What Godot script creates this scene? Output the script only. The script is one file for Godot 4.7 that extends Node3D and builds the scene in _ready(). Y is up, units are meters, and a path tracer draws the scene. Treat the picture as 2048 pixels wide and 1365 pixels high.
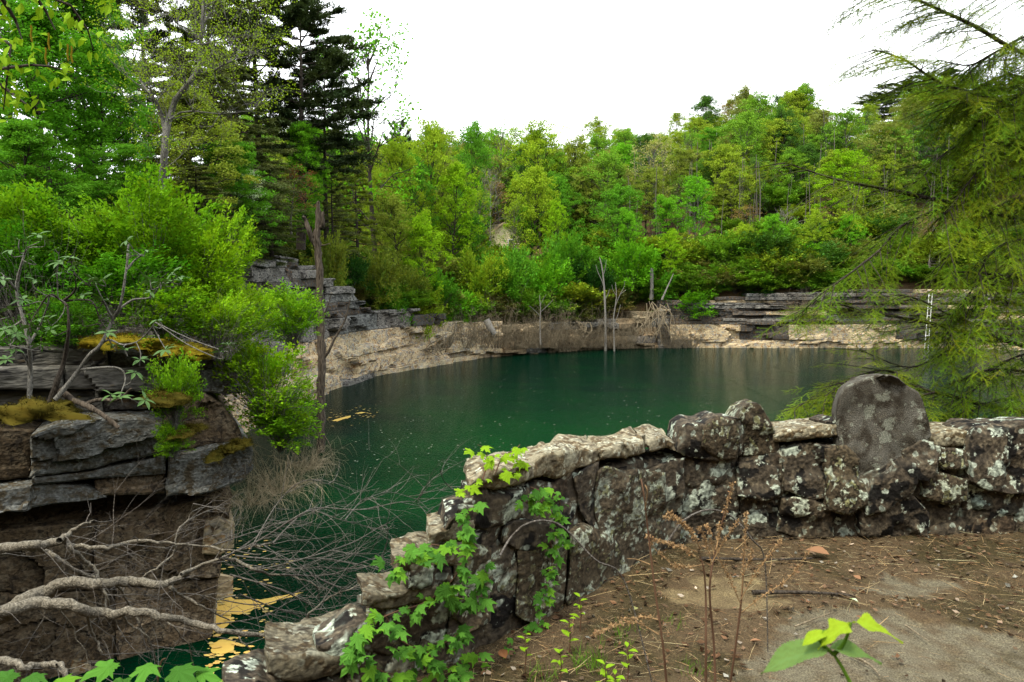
extends Node3D
# A flooded quarry among spring woods, seen from a walled terrace above the water.
# Units are metres, y up, the lake surface lies at y = 0.

const F := 1550.0                      # focal length in photograph pixels (2048 wide)
const EYE := Vector3(0, 6.5, 0)
const PITCH := -0.0785
const LEDGE := 4.9                     # height of the terrace

var rng := RandomNumberGenerator.new()
var M := {}
var taken := {}
var nz := FastNoiseLite.new()
var cell := FastNoiseLite.new()

# The shore of the lake: x, z, height of the bank, slope of the land behind it.
var SHORE := [
	[-1.6, -1.0, 4.82, 0.0], [-4.8, -4.0, 4.5, 0.1], [-8.5, -9.5, 4.9, 0.15], [-8.6, -11.5, 5.2, 0.2], [-5.6, -14.0, 5.0, 0.2], [-7.7, -18.0, 5.2, 0.25],
	[-11.2, -26.0, 6.0, 0.25], [-11.6, -36.0, 7.2, 0.2], [-11.2, -40.0, 7.7, 0.18], [-10.8, -44.8, 6.9, 0.2], [-9.0, -53.0, 4.7, 0.3], [-6.5, -57.6, 3.7, 0.36],
	[-3.8, -63.0, 3.0, 0.42], [-1.0, -66.0, 2.6, 0.42], [3.0, -69.5, 2.5, 0.42], [8.2, -72.0, 2.6, 0.42], [14.0, -74.2, 4.0, 0.43], [18.0, -74.6, 5.0, 0.44],
	[27.6, -74.0, 5.4, 0.52], [40.0, -74.6, 5.6, 0.6], [55.0, -70.0, 6.0, 0.62], [62.0, -45.0, 6.0, 0.5], [40.0, -16.0, 5.0, 0.4], [14.0, -6.6, 4.82, 0.0],
	[9.0, -5.6, 4.82, 0.0], [3.5, -5.25, 4.82, 0.0], [0.9, -4.95, 4.82, 0.0], [-0.1, -4.0, 4.82, 0.0], [-0.9, -2.8, 4.82, 0.0],
]


class MB:                              # collects triangles of one mesh
	var v := PackedVector3Array()
	var n := PackedVector3Array()
	var c := PackedColorArray()
	var ix := PackedInt32Array()

	func tube(p: PackedVector3Array, r: PackedFloat32Array, sides: int, col: Color, rough := 0.0) -> void:
		var base := v.size()
		var count := p.size()
		var side := Vector3.RIGHT
		for i in count:
			var d: Vector3 = (p[mini(i + 1, count - 1)] - p[maxi(i - 1, 0)]).normalized()
			if i == 0:
				side = d.cross(Vector3.UP if absf(d.y) < 0.9 else Vector3.RIGHT).normalized()
			else:
				side = (side - d * side.dot(d)).normalized()
			var bi := d.cross(side)
			for k in sides:
				var a := TAU * k / sides
				var o := side * cos(a) + bi * sin(a)
				var rr := r[i]
				if rough > 0.0:
					rr *= 1.0 + rough * sin(k * 12.99 + floorf(i * 0.37) * 2.1) + rough * 0.6 * sin(k * 5.3 + i * 4.14)
				v.append(p[i] + o * rr)
				n.append(o)
				c.append(col)
		for i in count - 1:
			for k in sides:
				var a := base + i * sides + k
				var b := base + i * sides + (k + 1) % sides
				ix.append_array([a, a + sides, b, b, a + sides, b + sides])
		var tip := v.size()
		v.append(p[count - 1] + (p[count - 1] - p[count - 2]).normalized() * r[count - 1] * 0.5)
		n.append((p[count - 1] - p[count - 2]).normalized())
		c.append(col)
		for k in sides:
			ix.append_array([base + (count - 1) * sides + k, tip, base + (count - 1) * sides + (k + 1) % sides])

	func leaf(o: Vector3, dir: Vector3, side: Vector3, l: float, w: float, col: Color) -> void:
		var b := v.size()
		var lift := dir.cross(side) * w * 0.14
		var mid := o + dir * (l * 0.45) + lift
		v.append(o)
		v.append(mid + side * (w * 0.5))
		v.append(o + dir * l)
		v.append(mid - side * (w * 0.5))
		for k in 4:
			c.append(col)
		ix.append_array([b, b + 1, b + 2, b, b + 2, b + 3])

	func blade(o: Vector3, dir: Vector3, side: Vector3, w: float, col: Color) -> void:
		var b := v.size()
		v.append(o + side * w * 0.5)
		v.append(o - side * w * 0.5)
		v.append(o + dir)
		for k in 3:
			c.append(col)
		ix.append_array([b, b + 1, b + 2])

	func mesh() -> ArrayMesh:
		var a := []
		a.resize(Mesh.ARRAY_MAX)
		a[Mesh.ARRAY_VERTEX] = v
		if n.size() == v.size():
			a[Mesh.ARRAY_NORMAL] = n
		if c.size() == v.size():
			a[Mesh.ARRAY_COLOR] = c
		a[Mesh.ARRAY_INDEX] = ix
		var m := ArrayMesh.new()
		if ix.size():
			m.add_surface_from_arrays(Mesh.PRIMITIVE_TRIANGLES, a)
		return m


# ---------------------------------------------------------------- places and names
func ray(px: float, py: float) -> Vector3:
	var fw := Vector3(0, sin(PITCH), -cos(PITCH))
	var up := Vector3(0, cos(PITCH), sin(PITCH))
	var d := fw + Vector3.RIGHT * ((px - 1024.0) / F) + up * ((682.5 - py) / F)
	return d / -d.z

func at(px: float, py: float, d: float) -> Vector3:            # the point d metres ahead along that line of sight
	return EYE + ray(px, py) * d

func on_y(px: float, py: float, y: float) -> Vector3:
	var d := ray(px, py)
	return EYE + d * ((y - EYE.y) / d.y)

func numbered(called: String) -> String:
	var k: int = taken.get(called, 0)
	taken[called] = k + 1
	return called if k == 0 else "%s_%03d" % [called, k]

func thing(called: String, label: String, category: String, where := Vector3.ZERO, group := "") -> Node3D:
	var o := Node3D.new()
	o.name = numbered(called)
	add_child(o)
	o.position = where
	o.set_meta("label", label)
	o.set_meta("category", category)
	if group:
		o.set_meta("group", group)
	return o

func put(called: String, m: Mesh, mat: Material, parent: Node3D, kind := "") -> MeshInstance3D:
	var o := MeshInstance3D.new()
	o.name = called if parent != self else numbered(called)
	o.mesh = m
	o.material_override = mat
	parent.add_child(o, true)
	if kind:
		o.set_meta("kind", kind)
	return o

func many(called: String, m: Mesh, mat: Material, parent: Node3D, where: Array, cols: Array, kind := "stuff") -> MultiMeshInstance3D:
	var mm := MultiMesh.new()
	mm.transform_format = MultiMesh.TRANSFORM_3D
	mm.use_colors = cols.size() > 0
	mm.mesh = m
	mm.instance_count = where.size()
	for i in where.size():
		mm.set_instance_transform(i, where[i])
		if cols.size():
			mm.set_instance_color(i, cols[i])
	var o := MultiMeshInstance3D.new()
	o.name = called if parent != self else numbered(called)
	o.multimesh = mm
	o.material_override = mat
	parent.add_child(o, true)
	if kind:
		o.set_meta("kind", kind)
	return o

func tag(o: Node3D, label: String, category: String, group := "") -> Node3D:
	o.set_meta("label", label)
	o.set_meta("category", category)
	if group:
		o.set_meta("group", group)
	return o

func along(a: Array, x: float) -> float:                        # y of a polyline of Vector2 at x
	if x <= a[0].x:
		return a[0].y
	for k in a.size() - 1:
		if x <= a[k + 1].x:
			return lerpf(a[k].y, a[k + 1].y, (x - a[k].x) / maxf(a[k + 1].x - a[k].x, 0.001))
	return a[a.size() - 1].y

func rv() -> Vector3:
	return Vector3(rng.randf_range(-1, 1), rng.randf_range(-1, 1), rng.randf_range(-1, 1))

func ball() -> Vector3:
	var p := rv()
	while p.length_squared() > 1.0 or p.length_squared() < 0.01:
		p = rv()
	return p

func shore_at(x: float, z: float) -> Array:                     # [signed distance outside the lake, bank height, slope]
	var best := 1e9
	var hit := [0.0, 0.0]
	var inside := false
	var p := Vector2(x, z)
	var count := SHORE.size()
	for i in count:
		var s: Array = SHORE[i]
		var e: Array = SHORE[(i + 1) % count]
		var a := Vector2(s[0], s[1])
		var b := Vector2(e[0], e[1])
		var t := clampf((p - a).dot(b - a) / (b - a).length_squared(), 0, 1)
		var q := a.lerp(b, t).distance_squared_to(p)
		if q < best:
			best = q
			hit = [lerpf(s[2], e[2], t), lerpf(s[3], e[3], t)]
		if (a.y > z) != (b.y > z) and x < (b.x - a.x) * (z - a.y) / (b.y - a.y) + a.x:
			inside = not inside
	return [-sqrt(best) if inside else sqrt(best), hit[0], hit[1]]

func ground(x: float, z: float) -> float:
	var s := shore_at(x, z)
	var d: float = s[0]
	if d < 0.7:
		return -3.0
	var h: float = s[1] - 0.15 + s[2] * 60.0 * (1.0 - exp(-maxf(d - 1.5, 0.0) / 60.0))
	h += 1.1 * nz.get_noise_2d(x * 6.0, z * 6.0) * smoothstep(3.0, 14.0, d)
	if z > 1.5:
		h += minf((z - 1.5) * 0.95, 16.0)
	elif z > -8.0 and x > 9.0:
		h += minf((x - 9.0) * 0.5, 9.0)
	return lerpf(-3.0, h, smoothstep(0.7, 1.9, d))


# ---------------------------------------------------------------- materials
func lin(r: float, g: float, b: float) -> Color:
	return Color(r, g, b).linear_to_srgb()

func noise_bytes(size: int, type: int, freq: float, oct: int, sd: int, ret := FastNoiseLite.RETURN_DISTANCE) -> PackedByteArray:
	var n := FastNoiseLite.new()
	n.noise_type = type
	n.frequency = freq
	n.fractal_type = FastNoiseLite.FRACTAL_FBM if oct > 1 else FastNoiseLite.FRACTAL_NONE
	n.fractal_octaves = oct
	n.seed = sd
	n.cellular_return_type = ret
	var im := n.get_seamless_image(size, size, false, false, 0.15, true)
	im.convert(Image.FORMAT_L8)
	return im.get_data()

func picture(size: int, data: PackedByteArray, format: int) -> ImageTexture:
	return ImageTexture.create_from_image(Image.create_from_data(size, size, false, format, data))

func mix_texture(size: int, layers: Array) -> ImageTexture:     # layers: [noise, low, high, colour] laid over one another; the first one's noise is not used
	var out := PackedByteArray()
	out.resize(size * size * 3)
	var cols := []
	for l in layers:
		cols.append((l[3] as Color).linear_to_srgb())
	var first: Color = cols[0]
	var count := layers.size()
	var grain: PackedByteArray = layers[0][0]
	var g_lo: float = layers[0][1]
	var g_hi: float = layers[0][2]
	for i in size * size:
		var k := lerpf(g_lo, g_hi, grain[i] / 255.0)
		var r := first.r
		var g := first.g
		var b := first.b
		for j in range(1, count):
			var w := smoothstep(layers[j][1], layers[j][2], layers[j][0][i] / 255.0)
			if w > 0.0:
				var col: Color = cols[j]
				r = lerpf(r, col.r, w)
				g = lerpf(g, col.g, w)
				b = lerpf(b, col.b, w)
		out[i * 3] = int(clampf(r * k, 0, 1) * 255.0)
		out[i * 3 + 1] = int(clampf(g * k, 0, 1) * 255.0)
		out[i * 3 + 2] = int(clampf(b * k, 0, 1) * 255.0)
	return picture(size, out, Image.FORMAT_RGB8)

func combine(a: PackedByteArray, b: PackedByteArray, op: String) -> PackedByteArray:
	var o := PackedByteArray()
	o.resize(a.size())
	for i in a.size():
		if op == "mul":
			o[i] = a[i] * b[i] / 255
		elif op == "sub":
			o[i] = maxi(a[i] - b[i] / 2, 0)
		else:
			o[i] = (a[i] + b[i]) / 2
	return o

func plain(col: Color, rough := 0.85, spec := 0.3) -> StandardMaterial3D:
	var m := StandardMaterial3D.new()
	m.albedo_color = col.linear_to_srgb()
	m.roughness = rough
	m.metallic_specular = spec
	m.vertex_color_use_as_albedo = true
	return m

func leafy(col: Color, through := 0.6, rough := 0.6, spec := 0.1) -> StandardMaterial3D:
	var m := plain(col, rough, spec)
	m.backlight_enabled = true
	m.backlight = Color(through, through, through * 0.5).linear_to_srgb()
	m.cull_mode = BaseMaterial3D.CULL_DISABLED
	return m

func rocky(tex: Texture2D, bump: Texture2D, metres: float, relief: float, offset := Vector3.ZERO, rough := 0.9, tone := 0.72) -> StandardMaterial3D:
	var m := plain(Color.WHITE, rough, 0.25)
	m.albedo_texture = tex
	m.albedo_color = lin(tone, tone, tone)
	m.uv1_triplanar = true
	m.uv1_world_triplanar = true
	m.uv1_scale = Vector3.ONE / metres
	m.uv1_offset = offset
	m.uv1_triplanar_sharpness = 3.0
	if bump:
		m.heightmap_enabled = true
		m.heightmap_texture = bump
		m.heightmap_scale = relief
	return m


# ---------------------------------------------------------------- plants: every maker returns [wood mesh, leaf mesh, height, width]
func tint(lo: float, hi: float, shift := 0.08) -> Color:
	var k := rng.randf_range(lo, hi)
	var h := rng.randf_range(-shift, shift)
	return Color(k * (1.0 + h * 1.6), k, k * (1.0 - h))

func limb(mb: MB, o: Vector3, dir: Vector3, l: float, r: float, lift: float, steps: int, sides: int, wig: float) -> PackedVector3Array:
	var p := PackedVector3Array()
	var rr := PackedFloat32Array()
	var d := dir
	var at_ := o
	for k in steps + 1:
		p.append(at_)
		rr.append(lerpf(r, r * 0.25, float(k) / steps))
		d = (d + Vector3(0, lift / steps, 0) + rv() * wig).normalized()
		at_ += d * (l / steps)
	mb.tube(p, rr, sides, tint(0.8, 1.15, 0.04))
	return p

func clump(fo: MB, c: Vector3, count: int, rad: float, flat: float, ls: float, lo := 0.75, hi := 1.25) -> void:
	var base := tint(lo, hi)
	for k in count:
		var b := ball()
		var o := c + Vector3(b.x * rad, b.y * rad * flat, b.z * rad)
		var nn := (rv() * 0.9 + Vector3(0, 0.75, 0) + b * 0.3).normalized()
		var dir := nn.cross(rv()).normalized()
		var s := rng.randf_range(0.7, 1.25) * ls
		var q := rng.randf_range(0.85, 1.15)
		fo.leaf(o, dir, nn.cross(dir), s, s * rng.randf_range(0.55, 0.8), Color(base.r * q, base.g * q, base.b * q))

func grow_broad(sd: int, h: float, rad: float, lo: float, prim: int, sec: int, lpc: int, ls: float, cr: float, fork := 0.0) -> Array:
	rng.seed = sd
	var wo := MB.new()
	var fo := MB.new()
	var lean := Vector3(rng.randf_range(-0.07, 0.07), 0, rng.randf_range(-0.07, 0.07)) * h
	var ph := rng.randf() * 6.0
	var tp := PackedVector3Array()
	var tr := PackedFloat32Array()
	for k in 11:
		var t := k / 10.0
		tp.append(lean * t * t + Vector3(sin(t * 5.0 + ph) * 0.018 * h, h * t * 0.95, cos(t * 4.0 + ph) * 0.018 * h))
		tr.append(lerpf(h * 0.014 + 0.02, 0.02, pow(t, 0.85)))
	wo.tube(tp, tr, 7, Color.WHITE)
	for i in prim:
		var tt := (i + 0.5) / prim
		var t := lerpf(lo, 0.97, pow(tt, 0.9))
		var o: Vector3 = tp[int(t * 10.0)].lerp(tp[mini(int(t * 10.0) + 1, 10)], t * 10.0 - int(t * 10.0))
		var az := i * 2.4 + rng.randf_range(-0.5, 0.5)
		var l := rad * pow(sin(PI * clampf(0.16 + 0.76 * tt, 0, 1)), 0.7) * rng.randf_range(0.65, 1.2)
		var dir := Vector3(cos(az), lerpf(0.15, 1.5, tt * tt) + rng.randf_range(-0.1, 0.3), sin(az)).normalized()
		var p := limb(wo, o, dir, l, h * 0.005 * (1.2 - tt) + 0.015, 0.35, 5, 4, 0.12)
		for j in sec:
			var s := rng.randf_range(0.3, 1.0)
			var q: Vector3 = p[int(s * 5.0)]
			var d2 := (dir * 0.5 + rv() * 0.8 + Vector3(0, 0.25, 0)).normalized()
			var l2 := l * rng.randf_range(0.2, 0.45) + 0.2
			var e := limb(wo, q, d2, l2, 0.014, 0.2, 2, 3, 0.15)
			clump(fo, e[2], lpc, cr * rng.randf_range(0.7, 1.25), 0.5, ls)
		clump(fo, p[5], lpc, cr, 0.55, ls)
	return [wo.mesh(), fo.mesh(), h, rad * 2.0]

func twigs(wo: MB, fo: MB, o: Vector3, dir: Vector3, l: float, r: float, lvl: int, kids: int, ls: float, up := 0.25) -> void:
	var p := limb(wo, o, dir, l, r, up, 4, 5 if lvl > 2 else 3, 0.16)
	if lvl == 0:
		if ls > 0.0:
			for k in 7:
				var nn := (rv() + Vector3.UP).normalized()
				var d := nn.cross(rv()).normalized()
				fo.leaf(p[4] + rv() * (0.06 + ls * 1.2), d, nn.cross(d), ls, ls * 0.6, tint(0.75, 1.25))
		return
	for k in kids:
		var s := rng.randf_range(0.3, 1.0)
		var a := rng.randf() * TAU
		var side := (dir.cross(Vector3(cos(a), sin(a), 0.3))).normalized()
		twigs(wo, fo, p[mini(int(s * 4.0 + 0.5), 4)], (dir + side * rng.randf_range(0.5, 1.0)).normalized(), l * rng.randf_range(0.45, 0.7), r * 0.5, lvl - 1, kids, ls, up)

func grow_bare(sd: int, h: float, rad: float, lo: float, prim: int, ls: float, lvl := 2, kids := 4) -> Array:
	rng.seed = sd
	var wo := MB.new()
	var fo := MB.new()
	var tp := PackedVector3Array()
	var tr := PackedFloat32Array()
	var ph := rng.randf() * 6.0
	for k in 11:
		var t := k / 10.0
		tp.append(Vector3(sin(t * 4.0 + ph) - sin(ph), 0, cos(t * 3.0 + ph) - cos(ph)) * 0.02 * h + Vector3(0, h * t * 0.93, 0))
		tr.append(lerpf(h * 0.012 + 0.02, 0.015, pow(t, 0.8)))
	wo.tube(tp, tr, 7, Color.WHITE)
	for i in prim:
		var tt := (i + 0.5) / prim
		var t := lerpf(lo, 0.98, tt)
		var az := i * 2.4 + rng.randf()
		var l := rad * pow(sin(PI * clampf(0.25 + 0.65 * tt, 0, 1)), 0.8) * rng.randf_range(0.6, 0.95)
		twigs(wo, fo, tp[int(t * 10.0)], Vector3(cos(az), lerpf(0.5, 1.8, tt), sin(az)).normalized(), l, h * 0.004 + 0.008, lvl, kids, ls)
	return [wo.mesh(), fo.mesh(), h, rad * 2.0]

func grow_pine(sd: int, h: float, rad: float, lo: float, prim: int, droop: float, dense: int, nl: float) -> Array:
	rng.seed = sd
	var wo := MB.new()
	var fo := MB.new()
	var tp := PackedVector3Array()
	var tr := PackedFloat32Array()
	for k in 9:
		var t := k / 8.0
		tp.append(Vector3(sin(t * 3.0 + sd) * 0.008 * h, h * t, cos(t * 2.6 + sd) * 0.008 * h))
		tr.append(lerpf(h * 0.014 + 0.03, 0.02, t))
	wo.tube(tp, tr, 7, Color.WHITE)
	for i in prim:
		var tt := (i + 0.5) / prim
		var t := lerpf(lo, 0.985, pow(tt, 0.85))
		var az := i * 2.4 + rng.randf_range(-0.6, 0.6)
		var l := rad * ((0.18 + 0.82 * pow(1.0 - tt, 0.75)) * minf(1.0, 0.55 + tt * 2.0) if droop > 0.1 else pow(sin(PI * clampf(0.2 + 0.74 * tt, 0, 1)), 0.65)) * rng.randf_range(0.55, 1.15)
		var dir := Vector3(cos(az), lerpf(-0.1, 0.5, tt) - droop * 0.5, sin(az)).normalized()
		var p := limb(wo, tp[mini(int(t * 8.0), 8)].lerp(tp[mini(int(t * 8.0) + 1, 8)], t * 8.0 - int(t * 8.0)), dir, l, 0.03 + h * 0.0016, 0.25 - droop, 6, 4, 0.07)
		var across := dir.cross(Vector3.UP).normalized()
		var subs := int(4 + l * 2.2)
		for j in subs:
			var s := rng.randf_range(0.3, 1.0)
			var q: Vector3 = p[int(s * 6.0)]
			var sgn := 1.0 if j % 2 == 0 else -1.0
			var d2 := (dir * 0.9 + across * sgn * rng.randf_range(0.4, 1.1) + Vector3(0, rng.randf_range(-0.1, 0.25) - droop * 0.5, 0)).normalized()
			var l2 := l * rng.randf_range(0.16, 0.36) + 0.12
			var e := limb(wo, q, d2, l2, 0.012, -droop * 0.4, 3, 3, 0.08)
			var base := tint(0.7, 1.3, 0.1)
			for a in dense:
				var o: Vector3 = e[0].lerp(e[3], rng.randf_range(0.15, 1.05)) + Vector3(rng.randf_range(-1, 1), rng.randf_range(-0.5, 0.3), rng.randf_range(-1, 1)) * (0.06 + l2 * 0.2)
				var nd := (d2 * 0.8 + rv() * 0.9 + Vector3(0, 0.2 - droop, 0)).normalized() * nl * rng.randf_range(0.6, 1.3)
				var sd2 := (Vector3.UP + rv() * 0.6).cross(nd).normalized()
				fo.blade(o, nd, sd2, nl * 0.3, base)
	return [wo.mesh(), fo.mesh(), h, rad * 2.0]

func grow_bush(sd: int, rx: float, ry: float, rz: float, sprays: int, per: int, ls: float, stem := 0.012, droop := 0.0, narrow := 0.62) -> Array:
	rng.seed = sd
	var wo := MB.new()
	var fo := MB.new()
	var lobes := []
	for k in 7:
		var a := k * 2.4 + rng.randf()
		lobes.append([Vector3(cos(a) * 0.55, rng.randf_range(0.35, 0.8), sin(a) * 0.55), rng.randf_range(0.38, 0.55)])
	for i in sprays:
		var lb: Array = lobes[i % 7]
		var dirn := rv().normalized()
		dirn.y = absf(dirn.y) * 1.25 - 0.45
		var tipu: Vector3 = lb[0] + dirn * (lb[1] * rng.randf_range(0.75, 1.08))
		var tip := Vector3(tipu.x * rx, maxf(tipu.y, 0.03) * ry, tipu.z * rz)
		var root := Vector3(tip.x * 0.35, tip.y * 0.35, tip.z * 0.35)
		var out := (tip - root).normalized()
		out = Vector3(out.x, out.y * 0.45 + 0.08 - droop, out.z).normalized()
		if i % 3 == 0:
			wo.tube(PackedVector3Array([Vector3(tip.x * 0.05, 0, tip.z * 0.05), root + Vector3(0, 0.06 * ry, 0), tip]), PackedFloat32Array([stem, stem * 0.7, stem * 0.25]), 4, tint(0.7, 1.2, 0.05))
		var base := tint(0.5, 1.4, 0.14)
		var sl := ls * rng.randf_range(5.0, 9.0)
		var across := out.cross((Vector3.UP + rv() * 0.5).normalized()).normalized()
		for k in per:
			var t := rng.randf()
			var o := tip + out * (sl * (t - 0.55)) + Vector3(0, -droop * sl * t * t, 0) + across * (rng.randf_range(-1, 1) * sl * 0.45 * (1.1 - t)) + rv() * ls * 0.8
			var d := (out * 0.7 + across * rng.randf_range(-0.9, 0.9) + rv() * 0.4).normalized()
			var nn := (Vector3.UP + rv() * 0.55).normalized()
			var side := nn.cross(d).normalized()
			var s := ls * rng.randf_range(0.45, 1.45)
			var q := rng.randf_range(0.85, 1.15)
			fo.leaf(o, d, side, s, s * narrow, Color(base.r * q, base.g * q, base.b * q))
	return [wo.mesh(), fo.mesh(), ry, rx * 2.0]

func grow_brush(sd: int, rx: float, ry: float, count: int, hang: float, fat := 0.014) -> Array:       # leafless twigs
	rng.seed = sd
	var wo := MB.new()
	for i in count:
		var a := rng.randf() * TAU
		var o := Vector3(cos(a) * rx * 0.5 * rng.randf(), 0, sin(a) * rx * 0.4 * rng.randf())
		var d := Vector3(cos(a) * rng.randf(), rng.randf_range(0.5, 1.4), sin(a) * rng.randf()).normalized()
		var p := limb(wo, o, d, ry * rng.randf_range(0.5, 1.15), fat, -hang * rng.randf(), 4, 3, 0.16)
		for k in 4:
			limb(wo, p[1 + k % 4], (d + rv() * 0.9 - Vector3(0, hang * 0.4, 0)).normalized(), ry * rng.randf_range(0.2, 0.45), fat * 0.5, -hang, 3, 3, 0.25)
	return [wo.mesh(), MB.new().mesh(), ry, rx * 2.0]

func plant(called: String, kit: Array, where: Vector3, height: float, width: float, turn: float, wood_m: Material, leaf_m: Material, label: String, category: String, group := "", stem := "trunk", top := "crown") -> Node3D:
	var t := thing(called, label, category, where, group)
	t.rotation.y = turn
	t.scale = Vector3(width / kit[3], height / kit[2], width / kit[3])
	if (kit[0] as ArrayMesh).get_surface_count():
		put(stem, kit[0], wood_m, t)
	if (kit[1] as ArrayMesh).get_surface_count():
		put(top, kit[1], leaf_m, t)
	return t


# ---------------------------------------------------------------- rock
func block(mb: MB, P: Callable, back: Vector3, nx: int, ny: int, nb: int, amp: float, freq: float, bev: float, col: Color, vary := 0.12, step := 0.0, sink := 0.0) -> void:
	# a lump of rock: a front face P(u, v), u to the right and v downwards, that runs back along «back», with chamfered edges and uneven faces
	var w := maxf((P.call(1.0, 0.5) as Vector3).distance_to(P.call(0.0, 0.5)), 0.02)
	var h := maxf((P.call(0.5, 0.0) as Vector3).distance_to(P.call(0.5, 1.0)), 0.02)
	var us := [0.0]
	var bu := minf(bev / w, 0.25)
	var bv := minf(bev / h, 0.25)
	for i in nx + 1:
		us.append(lerpf(bu, 1.0 - bu, float(i) / nx))
	us.append(1.0)
	var vs := [0.0]
	for i in ny + 1:
		vs.append(lerpf(bv, 1.0 - bv, float(i) / ny))
	vs.append(1.0)
	var cu := us.size() + 2 * nb
	var rv_ := vs.size() + 2 * nb
	var bn := back.normalized()
	var grid := PackedVector3Array()
	grid.resize(cu * rv_)
	for r in rv_:
		var vi := clampi(r - nb, 0, vs.size() - 1)
		var kb := float(nb - r) / nb if r < nb else (float(r - nb - vs.size() + 1) / nb if r >= nb + vs.size() else 0.0)
		for q in cu:
			var ui := clampi(q - nb, 0, us.size() - 1)
			var ka := float(nb - q) / nb if q < nb else (float(q - nb - us.size() + 1) / nb if q >= nb + us.size() else 0.0)
			var kk := maxf(ka, kb)
			var p: Vector3 = P.call(us[ui], vs[vi])
			var edge := (ui == 0 or ui == us.size() - 1 or vi == 0 or vi == vs.size() - 1)
			if edge:
				p += bn * bev * 0.8
			p += back * kk
			if sink > 0.0 and kk > 0.0:
				p.y -= sink * kk
			var dv := Vector3(nz.get_noise_3d(p.x * freq, p.y * freq, p.z * freq), nz.get_noise_3d(p.x * freq + 71.0, p.y * freq, p.z * freq), nz.get_noise_3d(p.x * freq, p.y * freq + 53.0, p.z * freq)) * amp
			if step > 0.0:
				dv -= bn * step * cell.get_noise_3d(p.x * freq * 0.6, p.y * freq * 1.5, p.z * freq * 0.6)
			grid[r * cu + q] = p + dv
	var base := mb.v.size()
	var flip := 1.0
	var m := (rv_ / 2) * cu + cu / 2
	if (grid[m + 1] - grid[m - 1]).cross(grid[m + cu] - grid[m - cu]).dot(-bn) < 0.0:
		flip = -1.0
	for r in rv_:
		for q in cu:
			var k := r * cu + q
			var du: Vector3 = grid[r * cu + mini(q + 1, cu - 1)] - grid[r * cu + maxi(q - 1, 0)]
			var dw: Vector3 = grid[mini(r + 1, rv_ - 1) * cu + q] - grid[maxi(r - 1, 0) * cu + q]
			var nn := du.cross(dw) * flip
			if nn.length_squared() < 1e-14:
				nn = -bn
			mb.v.append(grid[k])
			mb.n.append(nn.normalized())
			var f := 1.0 + vary * nz.get_noise_3d(grid[k].x * 9.0, grid[k].y * 9.0, grid[k].z * 9.0) * 2.0
			mb.c.append(Color(col.r * f, col.g * f, col.b * f))
	for r in rv_ - 1:
		for q in cu - 1:
			var a := base + r * cu + q
			if flip > 0.0:
				mb.ix.append_array([a, a + cu, a + 1, a + 1, a + cu, a + cu + 1])
			else:
				mb.ix.append_array([a, a + 1, a + cu, a + 1, a + cu + 1, a + cu])

func pixel_block(top: Array, bot: Array, d: Callable, off: float) -> Callable:      # the face between two outlines, on the surface d(px) metres away
	var x0: float = top[0].x
	var x1: float = top[top.size() - 1].x
	var y0: float = bot[0].x
	var y1: float = bot[bot.size() - 1].x
	return func(u: float, v: float) -> Vector3:
		var ta := lerpf(x0, x1, u)
		var ba := lerpf(y0, y1, u)
		var px := lerpf(ta, ba, v)
		return at(px, lerpf(along(top, ta), along(bot, ba), v), d.call(px) + off)

func strata(parent: Node3D, pts: Array, sd: int, layers: Callable, mats: Callable) -> void:
	# beds of stone along a line of [x, z, height of the bank]: each bed broken into blocks that stand proud or recede
	rng.seed = sd
	var acc := [0.0]
	for i in range(1, pts.size()):
		acc.append(acc[i - 1] + Vector2(pts[i][0] - pts[i - 1][0], pts[i][1] - pts[i - 1][1]).length())
	var total: float = acc[acc.size() - 1]
	var place := func(s: float) -> Array:
		for i in range(1, pts.size()):
			if s <= acc[i] or i == pts.size() - 1:
				var t: float = (s - acc[i - 1]) / maxf(acc[i] - acc[i - 1], 0.001)
				return [Vector3(lerpf(pts[i - 1][0], pts[i][0], t), 0, lerpf(pts[i - 1][1], pts[i][1], t)), lerpf(pts[i - 1][2], pts[i][2], t)]
		return []
	var y := -0.7
	var highest := 0.0
	for p in pts:
		highest = maxf(highest, p[2])
	while y < highest:
		var how: Array = layers.call(y)
		var th: float = how[0] * rng.randf_range(0.75, 1.3)
		var s: float = -rng.randf() * how[1]
		var set_back := rng.randf_range(-0.16, 0.16)
		while s < total:
			var l: float = how[1] * rng.randf_range(0.45, 1.5)
			var a: Array = place.call(clampf(s, 0, total))
			var b: Array = place.call(clampf(s + l, 0, total))
			s += l
			var ch: float = (a[1] + b[1]) * 0.5
			if y > ch - 0.15 or (b[0] as Vector3).distance_to(a[0]) < 0.2:
				continue
			var along_ := ((b[0] as Vector3) - (a[0] as Vector3)).normalized()
			var outw := Vector3(-along_.z, 0, along_.x)
			var pr: float = set_back - y * 0.04 + rng.randf_range(-how[2], how[2])
			var y1 := minf(y + th, ch + rng.randf_range(-0.1, 0.25))
			var tilt := rng.randf_range(-0.05, 0.05)
			var turn := rng.randf_range(-0.12, 0.12)
			var pa: Vector3 = a[0] + outw * (pr + turn)
			var pb: Vector3 = b[0] + outw * (pr - turn)
			var yy := y
			var P := func(u: float, v: float) -> Vector3:
				var q := pa.lerp(pb, u)
				return q + Vector3(0, lerpf(y1, yy, v) + tilt * (u - 0.5), 0)
			var mb := MB.new()
			block(mb, P, -outw * (2.3 + pr), clampi(int(l * 5.0), 4, 44), clampi(int(th * 7.0), 2, 12), 1, 0.07, 14.0, 0.04, tint(0.8, 1.15, 0.05), 0.2, how[3])
			mb.n.clear()
			put("rock_block", mb.mesh(), mats.call(yy + th * 0.5, rng.randf()), parent)
		y += th


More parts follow.
